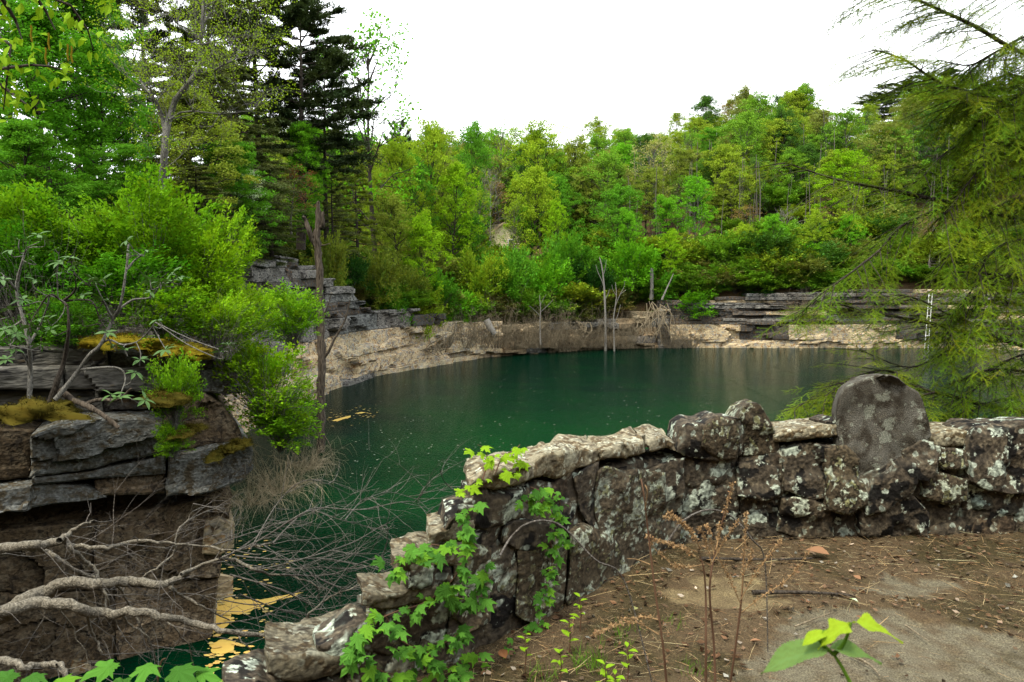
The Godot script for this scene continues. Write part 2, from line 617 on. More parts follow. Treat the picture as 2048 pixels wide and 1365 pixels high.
# ---------------------------------------------------------------- the place
func _ready() -> void:
	rng.seed = 7
	nz.seed = 11
	nz.noise_type = FastNoiseLite.TYPE_SIMPLEX_SMOOTH
	nz.frequency = 0.05
	nz.fractal_octaves = 4
	cell.seed = 5
	cell.noise_type = FastNoiseLite.TYPE_CELLULAR
	cell.cellular_return_type = FastNoiseLite.RETURN_CELL_VALUE
	cell.frequency = 0.05
	cell.fractal_type = FastNoiseLite.FRACTAL_NONE

	var cam := Camera3D.new()
	cam.name = "camera"
	cam.position = EYE
	cam.rotation.x = PITCH
	cam.fov = rad_to_deg(2.0 * atan(682.5 / F))
	cam.near = 0.1
	cam.far = 600.0
	cam.current = true
	var lens := CameraAttributesPhysical.new()
	lens.frustum_focal_length = 27.25
	lens.frustum_near = 0.1
	lens.frustum_far = 600.0
	lens.frustum_focus_distance = 14.0
	lens.exposure_aperture = 8.0
	cam.attributes = lens
	add_child(cam)

	var sky_m := ProceduralSkyMaterial.new()
	sky_m.sky_top_color = Color(0.93, 0.95, 0.97)
	sky_m.sky_horizon_color = Color(0.97, 0.98, 0.98)
	sky_m.sky_curve = 0.3
	sky_m.ground_bottom_color = Color(0.2, 0.24, 0.16)
	sky_m.ground_horizon_color = Color(0.5, 0.53, 0.45)
	sky_m.sun_angle_max = 1.0
	sky_m.sky_energy_multiplier = 1.0
	var sky := Sky.new()
	sky.sky_material = sky_m
	var env := Environment.new()
	env.background_mode = Environment.BG_SKY
	env.sky = sky
	env.tonemap_mode = Environment.TONE_MAPPER_LINEAR
	env.tonemap_exposure = 3.3
	env.sdfgi_enabled = true
	env.ssao_enabled = true
	env.ssil_enabled = true
	var we := WorldEnvironment.new()
	we.name = "environment"
	we.environment = env
	add_child(we)

	var sun := DirectionalLight3D.new()
	sun.name = "sun"
	sun.light_color = Color(1.0, 0.97, 0.9)
	sun.light_energy = 0.5
	sun.light_angular_distance = 12.0
	sun.rotation_degrees = Vector3(-58, -35, 0)
	sun.shadow_enabled = true
	add_child(sun)

	make_materials()
	land_and_water()
	shore_cliffs()
	near_cliff()
	make_kits()
	far_wood()
	left_wood()
	near_left_shrubs()
	dead_trees()
	house_and_ladder()
	parapet()
	terrace()
	dead_branches()
	hemlock_boughs()
	wall_vines()
	small_plants()


func make_materials() -> void:
	var fine := noise_bytes(512, FastNoiseLite.TYPE_SIMPLEX, 0.05, 5, 1)
	var soft := noise_bytes(512, FastNoiseLite.TYPE_SIMPLEX, 0.012, 4, 2)
	var soft2 := noise_bytes(512, FastNoiseLite.TYPE_SIMPLEX, 0.02, 4, 3)
	var cells := noise_bytes(512, FastNoiseLite.TYPE_CELLULAR, 0.03, 3, 4)
	var ridge := noise_bytes(512, FastNoiseLite.TYPE_CELLULAR, 0.011, 1, 6, FastNoiseLite.RETURN_DISTANCE2_SUB)
	var cracks := PackedByteArray()
	cracks.resize(512 * 512)
	for i in 512 * 512:
		cracks[i] = clampi(255 - (ridge[i] * 16 + (fine[i] - 128)), 0, 255)
	var rock_bump := picture(512, combine(fine, cells, "avg"), Image.FORMAT_L8)
	# cliff rock, pale where the water has washed it and grey above
	M.tan_rock = rocky(mix_texture(512, [[fine, 0.75, 1.15, Color(0.50, 0.40, 0.245)], [soft, 0.5, 0.7, Color(0.30, 0.275, 0.23)], [soft2, 0.66, 0.78, Color(0.33, 0.19, 0.08)], [cracks, 0.55, 0.85, Color(0.05, 0.04, 0.03)]]), rock_bump, 3.1, 5.0, Vector3.ZERO, 0.9, 0.98)
	M.grey_rock = rocky(mix_texture(512, [[fine, 0.7, 1.15, Color(0.185, 0.175, 0.155)], [soft, 0.5, 0.72, Color(0.27, 0.255, 0.22)], [soft2, 0.6, 0.75, Color(0.055, 0.052, 0.05)], [cells, 0.72, 0.9, Color(0.22, 0.165, 0.10)], [cracks, 0.5, 0.8, Color(0.02, 0.02, 0.02)]]), rock_bump, 2.7, 5.0, Vector3.ZERO, 0.9, 0.9)
	M.tan_rock.uv1_scale = Vector3(0.22, 0.3, 0.22)
	M.grey_rock.uv1_scale = Vector3(0.2, 0.5, 0.2)
	M.dark_rock = rocky(mix_texture(512, [[fine, 0.7, 1.15, Color(0.085, 0.078, 0.07)], [soft2, 0.5, 0.72, Color(0.17, 0.15, 0.125)], [soft, 0.62, 0.75, Color(0.15, 0.09, 0.04)]]), rock_bump, 2.3, 5.0)
	M.bank_rock = rocky(mix_texture(512, [[fine, 0.6, 1.25, Color(0.25, 0.19, 0.115)], [soft, 0.5, 0.72, Color(0.12, 0.09, 0.055)], [soft2, 0.6, 0.8, Color(0.34, 0.28, 0.18)], [cells, 0.6, 0.9, Color(0.07, 0.055, 0.035)]]), rock_bump, 2.1, 6.0, Vector3.ZERO, 0.9, 1.0)
	var cb := picture(512, combine(fine, soft2, "avg"), Image.FORMAT_L8)
	M.blue_rock = rocky(mix_texture(512, [[fine, 0.6, 1.2, Color(0.18, 0.182, 0.165)], [soft, 0.42, 0.66, Color(0.10, 0.08, 0.05)], [soft2, 0.62, 0.75, Color(0.27, 0.28, 0.265)], [cells, 0.78, 0.95, Color(0.12, 0.07, 0.03)]]), cb, 1.7, 3.0)
	M.brown_rock = rocky(mix_texture(512, [[fine, 0.65, 1.2, Color(0.12, 0.085, 0.05)], [soft, 0.5, 0.72, Color(0.19, 0.15, 0.10)], [soft2, 0.6, 0.75, Color(0.045, 0.035, 0.025)], [cracks, 0.6, 0.9, Color(0.02, 0.015, 0.01)]]), cb, 1.9, 3.0, Vector3.ZERO, 0.9, 0.92)
	# wall stones: dark, weathered, with rounds of pale lichen
	var big := 1024
	var wf := noise_bytes(big, FastNoiseLite.TYPE_SIMPLEX, 0.04, 5, 21)
	var wg := noise_bytes(big, FastNoiseLite.TYPE_SIMPLEX, 0.12, 3, 26)
	var ws := noise_bytes(big, FastNoiseLite.TYPE_SIMPLEX, 0.008, 4, 22)
	var wt := noise_bytes(big, FastNoiseLite.TYPE_SIMPLEX, 0.014, 5, 23)
	var wc := noise_bytes(big, FastNoiseLite.TYPE_CELLULAR, 0.011, 1, 24)
	var wd := noise_bytes(big, FastNoiseLite.TYPE_CELLULAR, 0.03, 1, 25)
	var wcv := noise_bytes(big, FastNoiseLite.TYPE_CELLULAR, 0.011, 1, 24, FastNoiseLite.RETURN_CELL_VALUE)
	var wdv := noise_bytes(big, FastNoiseLite.TYPE_CELLULAR, 0.03, 1, 25, FastNoiseLite.RETURN_CELL_VALUE)
	var lich := PackedByteArray()
	lich.resize(big * big)
	var spots := PackedByteArray()
	spots.resize(big * big)
	for i in big * big:                                # rounds of lichen: a disc in some cells, of a size of its own, with a frayed edge and dark flecks inside
		var fray: int = (wf[i] - 128) / 3 + (wt[i] - 128) / 3
		var patch: int = clampi((ws[i] - 96) * 5, 0, 255)
		var big_r: int = maxi(wcv[i] - 70, 0) * patch / 340
		lich[i] = clampi(128 + (big_r - wc[i] + fray) * 3 - (60 if wg[i] > 150 else 0), 0, 255)
		var small_r: int = maxi(wdv[i] - 110, 0) * clampi((wt[i] - 100) * 5, 0, 255) / 380 - 8
		spots[i] = clampi(128 + (small_r - wd[i] + fray / 2) * 3, 0, 255)
	var wb := picture(big, combine(wf, wd, "avg"), Image.FORMAT_L8)
	var lichen := Color(0.265, 0.30, 0.24)
	M.wall_dark = rocky(mix_texture(big, [[wf, 0.55, 1.4, Color(0.046, 0.037, 0.026)], [wt, 0.5, 0.7, Color(0.085, 0.069, 0.046)], [ws, 0.56, 0.66, Color(0.008, 0.007, 0.006)], [spots, 0.36, 0.62, Color(0.21, 0.235, 0.19)], [lich, 0.3, 0.62, lichen]]), wb, 1.7, 1.2, Vector3.ZERO, 0.9, 1.0)
	M.wall_lichen = rocky(mix_texture(big, [[wf, 0.55, 1.4, Color(0.058, 0.046, 0.030)], [wt, 0.54, 0.66, Color(0.020, 0.016, 0.011)], [spots, 0.14, 0.4, Color(0.20, 0.225, 0.18)], [lich, 0.05, 0.35, lichen], [wt, 0.7, 0.82, Color(0.13, 0.13, 0.065)]]), wb, 1.5, 1.2, Vector3(0.3, 0.1, 0.4), 0.9, 1.05)
	M.wall_cap = rocky(mix_texture(big, [[wf, 0.6, 1.3, Color(0.20, 0.18, 0.125)], [wt, 0.5, 0.62, Color(0.09, 0.066, 0.036)], [spots, 0.4, 0.55, Color(0.34, 0.35, 0.28)], [lich, 0.45, 0.75, Color(0.29, 0.29, 0.225)], [ws, 0.64, 0.95, Color(0.06, 0.048, 0.032)]]), wb, 1.4, 1.0, Vector3(0.5, 0.2, 0.7), 0.9, 1.0)
	M.wall_slab = rocky(mix_texture(big, [[wg, 0.55, 1.45, Color(0.088, 0.086, 0.075)], [ws, 0.3, 0.85, Color(0.034, 0.029, 0.022)], [wt, 0.45, 0.95, Color(0.08, 0.074, 0.06)], [spots, 0.5, 0.75, Color(0.15, 0.16, 0.135)], [lich, 0.3, 0.6, Color(0.16, 0.172, 0.145)]]), picture(big, wg, Image.FORMAT_L8), 1.2, 0.5, Vector3(0.1, 0.6, 0.2), 0.9, 0.95)
	M.mortar = rocky(mix_texture(512, [[fine, 0.5, 1.4, Color(0.022, 0.016, 0.010)], [soft2, 0.6, 0.75, Color(0.05, 0.032, 0.015)]]), rock_bump, 0.8, 2.0)
	# bark
	var bt := mix_texture(512, [[fine, 0.6, 1.3, Color(0.5, 0.5, 0.5)], [cells, 0.55, 0.8, Color(0.85, 0.85, 0.85)], [soft2, 0.6, 0.8, Color(0.25, 0.24, 0.22)]])
	for b in [["grey_bark", Color(0.26, 0.25, 0.22)], ["dark_bark", Color(0.085, 0.07, 0.055)], ["pale_bark", Color(0.38, 0.36, 0.32)], ["tan_twig", Color(0.36, 0.295, 0.195)], ["snag_bark", Color(0.15, 0.12, 0.09)], ["limb_bark", Color(0.27, 0.24, 0.185)], ["mauve_twig", Color(0.24, 0.21, 0.22)], ["thin_grey", Color(0.2, 0.18, 0.155)]]:
		M[b[0]] = rocky(bt, rock_bump, 0.35 if b[0] in ["limb_bark", "grey_bark", "snag_bark"] else 0.6, 1.0)
		M[b[0]].albedo_color = (b[1] as Color).linear_to_srgb()
		M[b[0]].uv1_scale = Vector3(1, 0.3, 1) / 0.5 if b[0] in ["grey_bark", "dark_bark"] else Vector3.ONE / 0.4
		if b[0] == "snag_bark":
			M[b[0]].uv1_scale = Vector3(1, 0.16, 1) / 1.4
			M[b[0]].heightmap_scale = 4.0
	M.straw_twig = plain(Color(0.36, 0.29, 0.185), 0.9)
	# leaves
	M.lime = leafy(Color(0.21, 0.39, 0.012), 0.8)
	M.maple = leafy(Color(0.075, 0.235, 0.012), 0.8)
	M.fresh = leafy(Color(0.13, 0.35, 0.016), 0.8)
	M.green = leafy(Color(0.095, 0.26, 0.018), 0.8)
	M.ygreen = leafy(Color(0.25, 0.37, 0.022), 0.8)
	M.olive = leafy(Color(0.20, 0.26, 0.035), 0.8)
	M.deep = leafy(Color(0.028, 0.09, 0.014))
	M.bud = leafy(Color(0.25, 0.17, 0.06))
	M.red = leafy(Color(0.22, 0.10, 0.045))
	M.pale = leafy(Color(0.33, 0.33, 0.13), 0.8)
	M.flower = leafy(Color(0.55, 0.68, 0.42))
	M.needle = leafy(Color(0.045, 0.068, 0.026), 0.3)
	M.hem = leafy(Color(0.10, 0.125, 0.04), 0.5)
	M.azalea = leafy(Color(0.15, 0.32, 0.012), 0.8)
	M.rhodo = leafy(Color(0.06, 0.125, 0.03), 0.3, 0.5, 0.3)
	M.vine = leafy(Color(0.075, 0.20, 0.025), 0.6, 0.5)
	M.vine_dark = leafy(Color(0.045, 0.13, 0.018), 0.6, 0.5)
	M.vine_light = leafy(Color(0.11, 0.25, 0.02), 0.6, 0.5)
	M.seedling = leafy(Color(0.19, 0.33, 0.015))
	M.spray_multi = leafy(Color(0.145, 0.235, 0.012), 0.8)
	M.grass = leafy(Color(0.10, 0.20, 0.02))
	M.moss = plain(Color(0.062, 0.05, 0.008), 1.0, 0.1)
	M.gold_moss = plain(Color(0.135, 0.105, 0.008), 1.0, 0.1)
	M.straw = plain(Color(0.50, 0.38, 0.20), 0.9)
	M.litter = plain(Color(0.20, 0.11, 0.055), 0.95)
	M.weed = plain(Color(0.27, 0.17, 0.08), 0.9)
	M.weed_stem = plain(Color(0.085, 0.045, 0.025), 0.8)
	M.dry_leaf = leafy(Color(0.24, 0.13, 0.07), 0.3)
	M.white = plain(Color(0.78, 0.78, 0.75), 0.6)
	M.cream = plain(Color(0.66, 0.58, 0.36), 0.8)
	M.shingle = plain(Color(0.28, 0.22, 0.13), 0.9)
	M.wood = plain(Color(0.16, 0.13, 0.10), 0.9)
	M.glass = plain(Color(0.03, 0.035, 0.04), 0.1, 0.6)
	# ground and water
	var gf := noise_bytes(1024, FastNoiseLite.TYPE_SIMPLEX, 0.09, 4, 31)
	var gs := noise_bytes(1024, FastNoiseLite.TYPE_SIMPLEX, 0.02, 4, 32)
	var gc := noise_bytes(1024, FastNoiseLite.TYPE_CELLULAR, 0.07, 2, 33)
	M.ground = rocky(mix_texture(1024, [[gf, 0.72, 1.25, Color(0.62, 0.6, 0.56)], [gc, 0.6, 0.85, Color(0.35, 0.32, 0.28)], [gs, 0.62, 0.8, Color(0.8, 0.78, 0.7)]]), picture(1024, combine(gf, gc, "avg"), Image.FORMAT_L8), 1.1, 0.9, Vector3.ZERO, 0.95, 0.66)
	M.earth = rocky(mix_texture(512, [[fine, 0.5, 1.4, Color(0.13, 0.08, 0.04)], [soft, 0.5, 0.7, Color(0.10, 0.085, 0.03)], [cells, 0.6, 0.85, Color(0.06, 0.04, 0.02)]]), rock_bump, 2.5, 6.0)
	var wn := noise_bytes(1024, FastNoiseLite.TYPE_SIMPLEX, 0.028, 3, 41)
	var wim := Image.create_from_data(1024, 1024, false, Image.FORMAT_L8, wn)
	wim.convert(Image.FORMAT_RGBA8)
	wim.bump_map_to_normal_map(5.0)
	M.water = plain(Color.WHITE, 0.04, 0.05)
	M.water.normal_enabled = true
	M.water.normal_texture = ImageTexture.create_from_image(wim)
	M.water.normal_scale = 1.0
	M.water.uv1_scale = Vector3(1, 1, 1)
	M.pollen = plain(Color(0.50, 0.33, 0.07), 0.8)
	M.big_leaf = leafy(Color(0.10, 0.175, 0.05), 0.5)


func land_and_water() -> void:
	# one sheet of land, finer near the lake, that runs to the horizon
	var xs := []
	var zs := []
	var x := -300.0
	while x < 320.0:
		xs.append(x)
		x += 1.0 if x > -34.0 and x < 64.0 else 6.0
	var z := 60.0
	while z > -360.0:
		zs.append(z)
		z -= 1.0 if z < 8.0 and z > -92.0 else (2.5 if z < 20.0 and z > -150.0 else 8.0)
	var mb := MB.new()
	for zz in zs:
		for xx in xs:
			mb.v.append(Vector3(xx, ground(xx, zz), zz))
			mb.c.append(tint(0.8, 1.2, 0.05))
	var w := xs.size()
	for r in zs.size() - 1:
		for q in w - 1:
			var a := r * w + q
			mb.ix.append_array([a, a + w, a + 1, a + 1, a + w, a + w + 1])
	var st := SurfaceTool.new()
	st.create_from(mb.mesh(), 0)
	st.generate_normals()
	put("terrain", st.commit(), M.earth, self, "structure")
	# the lake, green over its depth and darker blue-green far out and near the walls
	var wa := MB.new()
	var uv := PackedVector2Array()
	for r in 75:
		for q in 71:
			var p := Vector3(-20.0 + q * 1.3, 0, 4.0 - r * 1.3)
			wa.v.append(p)
			wa.n.append(Vector3.UP)
			uv.append(Vector2(p.x, p.z * 1.25) / 5.5)
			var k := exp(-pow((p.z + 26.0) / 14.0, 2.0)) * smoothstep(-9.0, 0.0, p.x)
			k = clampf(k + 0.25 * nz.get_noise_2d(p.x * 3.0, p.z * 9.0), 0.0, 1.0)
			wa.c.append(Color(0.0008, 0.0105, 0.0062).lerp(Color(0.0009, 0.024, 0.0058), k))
	for r in 74:
		for q in 70:
			var a := r * 71 + q
			wa.ix.append_array([a, a + 71, a + 1, a + 1, a + 71, a + 72].map(func(e): return e))
	var arr := wa.mesh().surface_get_arrays(0)
	arr[Mesh.ARRAY_TEX_UV] = uv
	var am := ArrayMesh.new()
	am.add_surface_from_arrays(Mesh.PRIMITIVE_TRIANGLES, arr)
	st = SurfaceTool.new()
	st.create_from(am, 0)
	st.generate_tangents()
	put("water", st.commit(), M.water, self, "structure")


func bank(called: String, i0: int, i1: int, sd: int, layers: Callable, mats: Callable) -> void:
	var o := Node3D.new()
	o.name = numbered(called)
	o.set_meta("kind", "structure")
	add_child(o)
	strata(o, SHORE.slice(i0, i1 + 1), sd, layers, mats)

func shore_cliffs() -> void:
	bank("cliff_face", 0, 3, 60, func(y): return [0.9, 3.0, 0.15, 0.3], func(y, k): return M.brown_rock if k < 0.6 else M.blue_rock)
	# side of the near cliff, back to the long wall of rock behind the standing dead tree
	bank("cliff_face", 4, 8, 61, func(y): return [1.1 if y < 3.0 else 0.6, 5.0, 0.15, 0.5], func(y, k): return M.tan_rock if y < 2.0 else (M.grey_rock if k < 0.5 else M.dark_rock))
	bank("cliff_face", 8, 13, 62, func(y): return [1.3 if y < 2.0 else (0.9 if y < 4.0 else 0.4), 6.5 if y < 2.4 else 4.0, 0.06 if y < 2.4 else 0.18, 0.5 if y < 4.0 else 0.35], func(y, k): return (M.tan_rock if k < 0.88 else M.grey_rock) if y < 3.1 + k * 0.9 else (M.grey_rock if k < 0.6 else M.dark_rock))
	bank("cliff_face", 13, 16, 63, func(y): return [0.7, 3.4, 0.3, 0.45], func(y, k): return M.bank_rock if k < 0.75 else M.grey_rock)
	bank("cliff_face", 16, 20, 64, func(y): return [1.2 if y < 1.2 else 0.3, 9.0 if y < 1.2 else 5.5, 0.06 if y < 1.2 else 0.26, 0.25], func(y, k): return (M.tan_rock if k < 0.75 else M.grey_rock) if y < 1.5 else (M.tan_rock if k < 0.12 else (M.grey_rock if k < 0.4 else M.dark_rock)))
	bank("cliff_face", 20, 23, 65, func(y): return [1.2, 6.0, 0.3, 0.2], func(y, k): return M.grey_rock)


func near_cliff() -> void:
	var o := Node3D.new()
	o.name = numbered("cliff_face")
	o.set_meta("kind", "structure")
	add_child(o)
	var d := func(px: float) -> float: return lerpf(11.4, 13.6, clampf(px / 480.0, -0.3, 1.1))
	var back := Vector3(-1.15, 0, -2.6)
	var V := func(a: Array) -> Array:
		var q := []
		for k in range(0, a.size(), 2):
			q.append(Vector2(a[k], a[k + 1]))
		return q
	# outline above, outline below, set back, material, tone, unevenness
	var beds := [
		[[-80, 702, 60, 692, 180, 700, 215, 696], [-80, 736, 215, 733], 0.55, "grey_rock", 0.8, 0.08],
		[[218, 698, 300, 708, 420, 706, 462, 722], [218, 735, 468, 744], 0.7, "blue_rock", 0.9, 0.1],
		[[-80, 738, 120, 737], [-80, 784, 122, 780], 0.3, "grey_rock", 0.75, 0.08],
		[[124, 737, 330, 738], [124, 781, 335, 783], 0.42, "grey_rock", 1.0, 0.1],
		[[333, 740, 474, 748], [338, 784, 478, 788], 0.35, "blue_rock", 0.9, 0.12],
		[[-80, 787, 200, 784], [-80, 826, 205, 824], 0.6, "grey_rock", 0.7, 0.08],
		[[204, 786, 350, 787], [208, 828, 352, 826], 0.7, "dark_rock", 1.0, 0.1],
		[[-80, 826, 360, 826], [-80, 880, 360, 872], 1.25, "dark_rock", 0.6, 0.15],
		[[-80, 858, 66, 862], [-80, 962, 60, 955], 0.35, "brown_rock", 0.55, 0.14],
		[[62, 868, 150, 842, 300, 834, 328, 846], [56, 956, 170, 944, 300, 918, 328, 910], -0.1, "blue_rock", 1.0, 0.12],
		[[330, 846, 350, 830, 368, 800, 410, 791, 448, 815, 478, 856, 486, 888], [330, 908, 420, 890, 486, 892], 0.02, "brown_rock", 1.9, 0.14],
		[[62, 958, 172, 947, 240, 934, 330, 913], [66, 972, 172, 962, 240, 958, 330, 950], 0.0, "blue_rock", 1.15, 0.05],
		[[332, 913, 420, 894, 492, 888, 510, 906], [332, 1000, 430, 978, 488, 962, 512, 932], -0.12, "blue_rock", 1.05, 0.12],
		[[186, 968, 240, 960, 330, 950], [190, 1000, 240, 996, 331, 992], 0.02, "brown_rock", 1.5, 0.12],
		[[-80, 992, 80, 966, 160, 978, 206, 990], [-80, 1028, 50, 1022, 150, 1007, 212, 1000], 0.05, "blue_rock", 1.5, 0.08],
		[[-80, 990, 200, 985, 340, 990, 450, 960], [-80, 1066, 200, 1052, 440, 1004], 0.75, "brown_rock", 0.6, 0.12],
		[[-80, 1064, 60, 1054, 190, 1044], [-80, 1190, 190, 1182], 0.5, "brown_rock", 0.8, 0.16],
		[[192, 1044, 300, 1024, 400, 1002, 464, 992], [192, 1182, 330, 1176, 438, 1160], 0.42, "brown_rock", 1.35, 0.16],
		[[-80, 1192, 230, 1184], [-80, 1334, 230, 1330], 0.52, "brown_rock", 0.9, 0.14],
		[[233, 1184, 330, 1178, 437, 1163], [233, 1330, 330, 1318, 420, 1296], 0.4, "brown_rock", 1.2, 0.16],
		[[-80, 1336, 140, 1334], [-80, 1640, 140, 1640], 0.45, "brown_rock", 1.0, 0.14],
		[[142, 1334, 330, 1320, 419, 1298], [142, 1640, 390, 1640], 0.36, "tan_rock", 0.42, 0.14],
		[[410, 1050, 440, 1040, 470, 1052], [404, 1110, 440, 1112, 468, 1098], 0.25, "tan_rock", 0.55, 0.03],
	]
	for b in beds:
		var mb := MB.new()
		var wide: float = b[0][b[0].size() - 2] - b[0][0]
		var tall: float = b[1][1] - b[0][1]
		block(mb, pixel_block(V.call(b[0]), V.call(b[1]), d, b[2]), back, clampi(int(wide / 6.0), 4, 60), clampi(int(tall / 6.0), 3, 36), 3, b[5] * 0.55, 20.0, 0.035, Color(b[4], b[4], b[4] * 0.97), 0.18, b[5] * (0.8 if b[2] > 0.38 and b[3] == "brown_rock" else 1.5))
		mb.n.clear()
		put("rock_block", mb.mesh(), M[b[3]], o)


# ---------------------------------------------------------------- woods
var K := {}

func make_kits() -> void:
	K.b = []
	for s in 8:
		K.b.append(grow_broad(100 + s, 12.0, 3.6 + 0.3 * (s % 3), 0.16 + 0.05 * (s % 4), 28 + s % 5, 8, 42, 0.20, 0.56))
	K.s = []
	for s in 3:
		K.s.append(grow_bare(140 + s, 12.0, 3.0, 0.3, 18, 0.2, 2, 4))
	K.n = []
	for s in 2:
		K.n.append(grow_bare(150 + s, 12.0, 3.4, 0.35, 18, 0.0, 2, 5))
	K.p = []
	for s in 3:
		K.p.append(grow_pine(160 + s, 16.0, 4.6, 0.4, 40, 0.0, 60, 0.34))
	K.h = []
	for s in 3:
		K.h.append(grow_pine(170 + s, 14.0, 4.0, 0.04, 64, 0.3, 50, 0.24))
	K.u = []
	for s in 4:
		K.u.append(grow_bush(180 + s, 2.0, 2.4, 2.0, 210, 46, 0.15, 0.02, 0.05))
	K.k = []
	for s in 3:
		K.k.append(grow_brush(190 + s, 1.6, 1.3, 70, 0.7))

const KIND := {
	"b": ["broadleaf_tree", "tree", "leafy trees in the woods around the lake"], "s": ["budding_tree", "tree", "budding trees in the woods around the lake"], "n": ["bare_tree", "tree", "bare trees in the woods around the lake"],
	"p": ["pine_tree", "pine tree", "dark pines"], "h": ["hemlock_tree", "hemlock", "hemlocks"], "u": ["shrub", "shrub", "shrubs on the lake shore"], "k": ["dry_brush", "brush", "bare brush along the waterline"],
}

func grow(kind: String, px: float, top: float, d: float, wpx: float, mat: String, label: String, base := -1.0, wood := "") -> void:
	var p := at(px, 560, d)
	while base < 0.0 and (shore_at(p.x, p.z)[0] as float) < 1.4:
		d += 0.4
		p = at(px, 560, d)
	var gy := ground(p.x, p.z) - 0.15
	if base > 0.0:
		gy = at(px, base, d).y
	var h := maxf(at(px, top, d).y - gy, 1.0)
	var w := wpx / F * d
	var kits: Array = K[kind]
	var k: Array = KIND[kind]
	var i := int(px * 7.0 + top) % kits.size()
	var wm: String = wood if wood else ({"b": "dark_bark", "s": "thin_grey", "n": "pale_bark", "p": "dark_bark", "h": "dark_bark", "u": "grey_bark", "k": "tan_twig"}[kind])
	plant(k[0], kits[i], Vector3(p.x, gy, p.z), h, w, fmod(px * 0.37 + top, TAU), M[wm], M[mat if mat else "green"], label, k[1], k[2], "twigs" if kind == "k" else ("stem" if kind == "u" else "trunk"), "foliage" if kind == "u" else "crown")

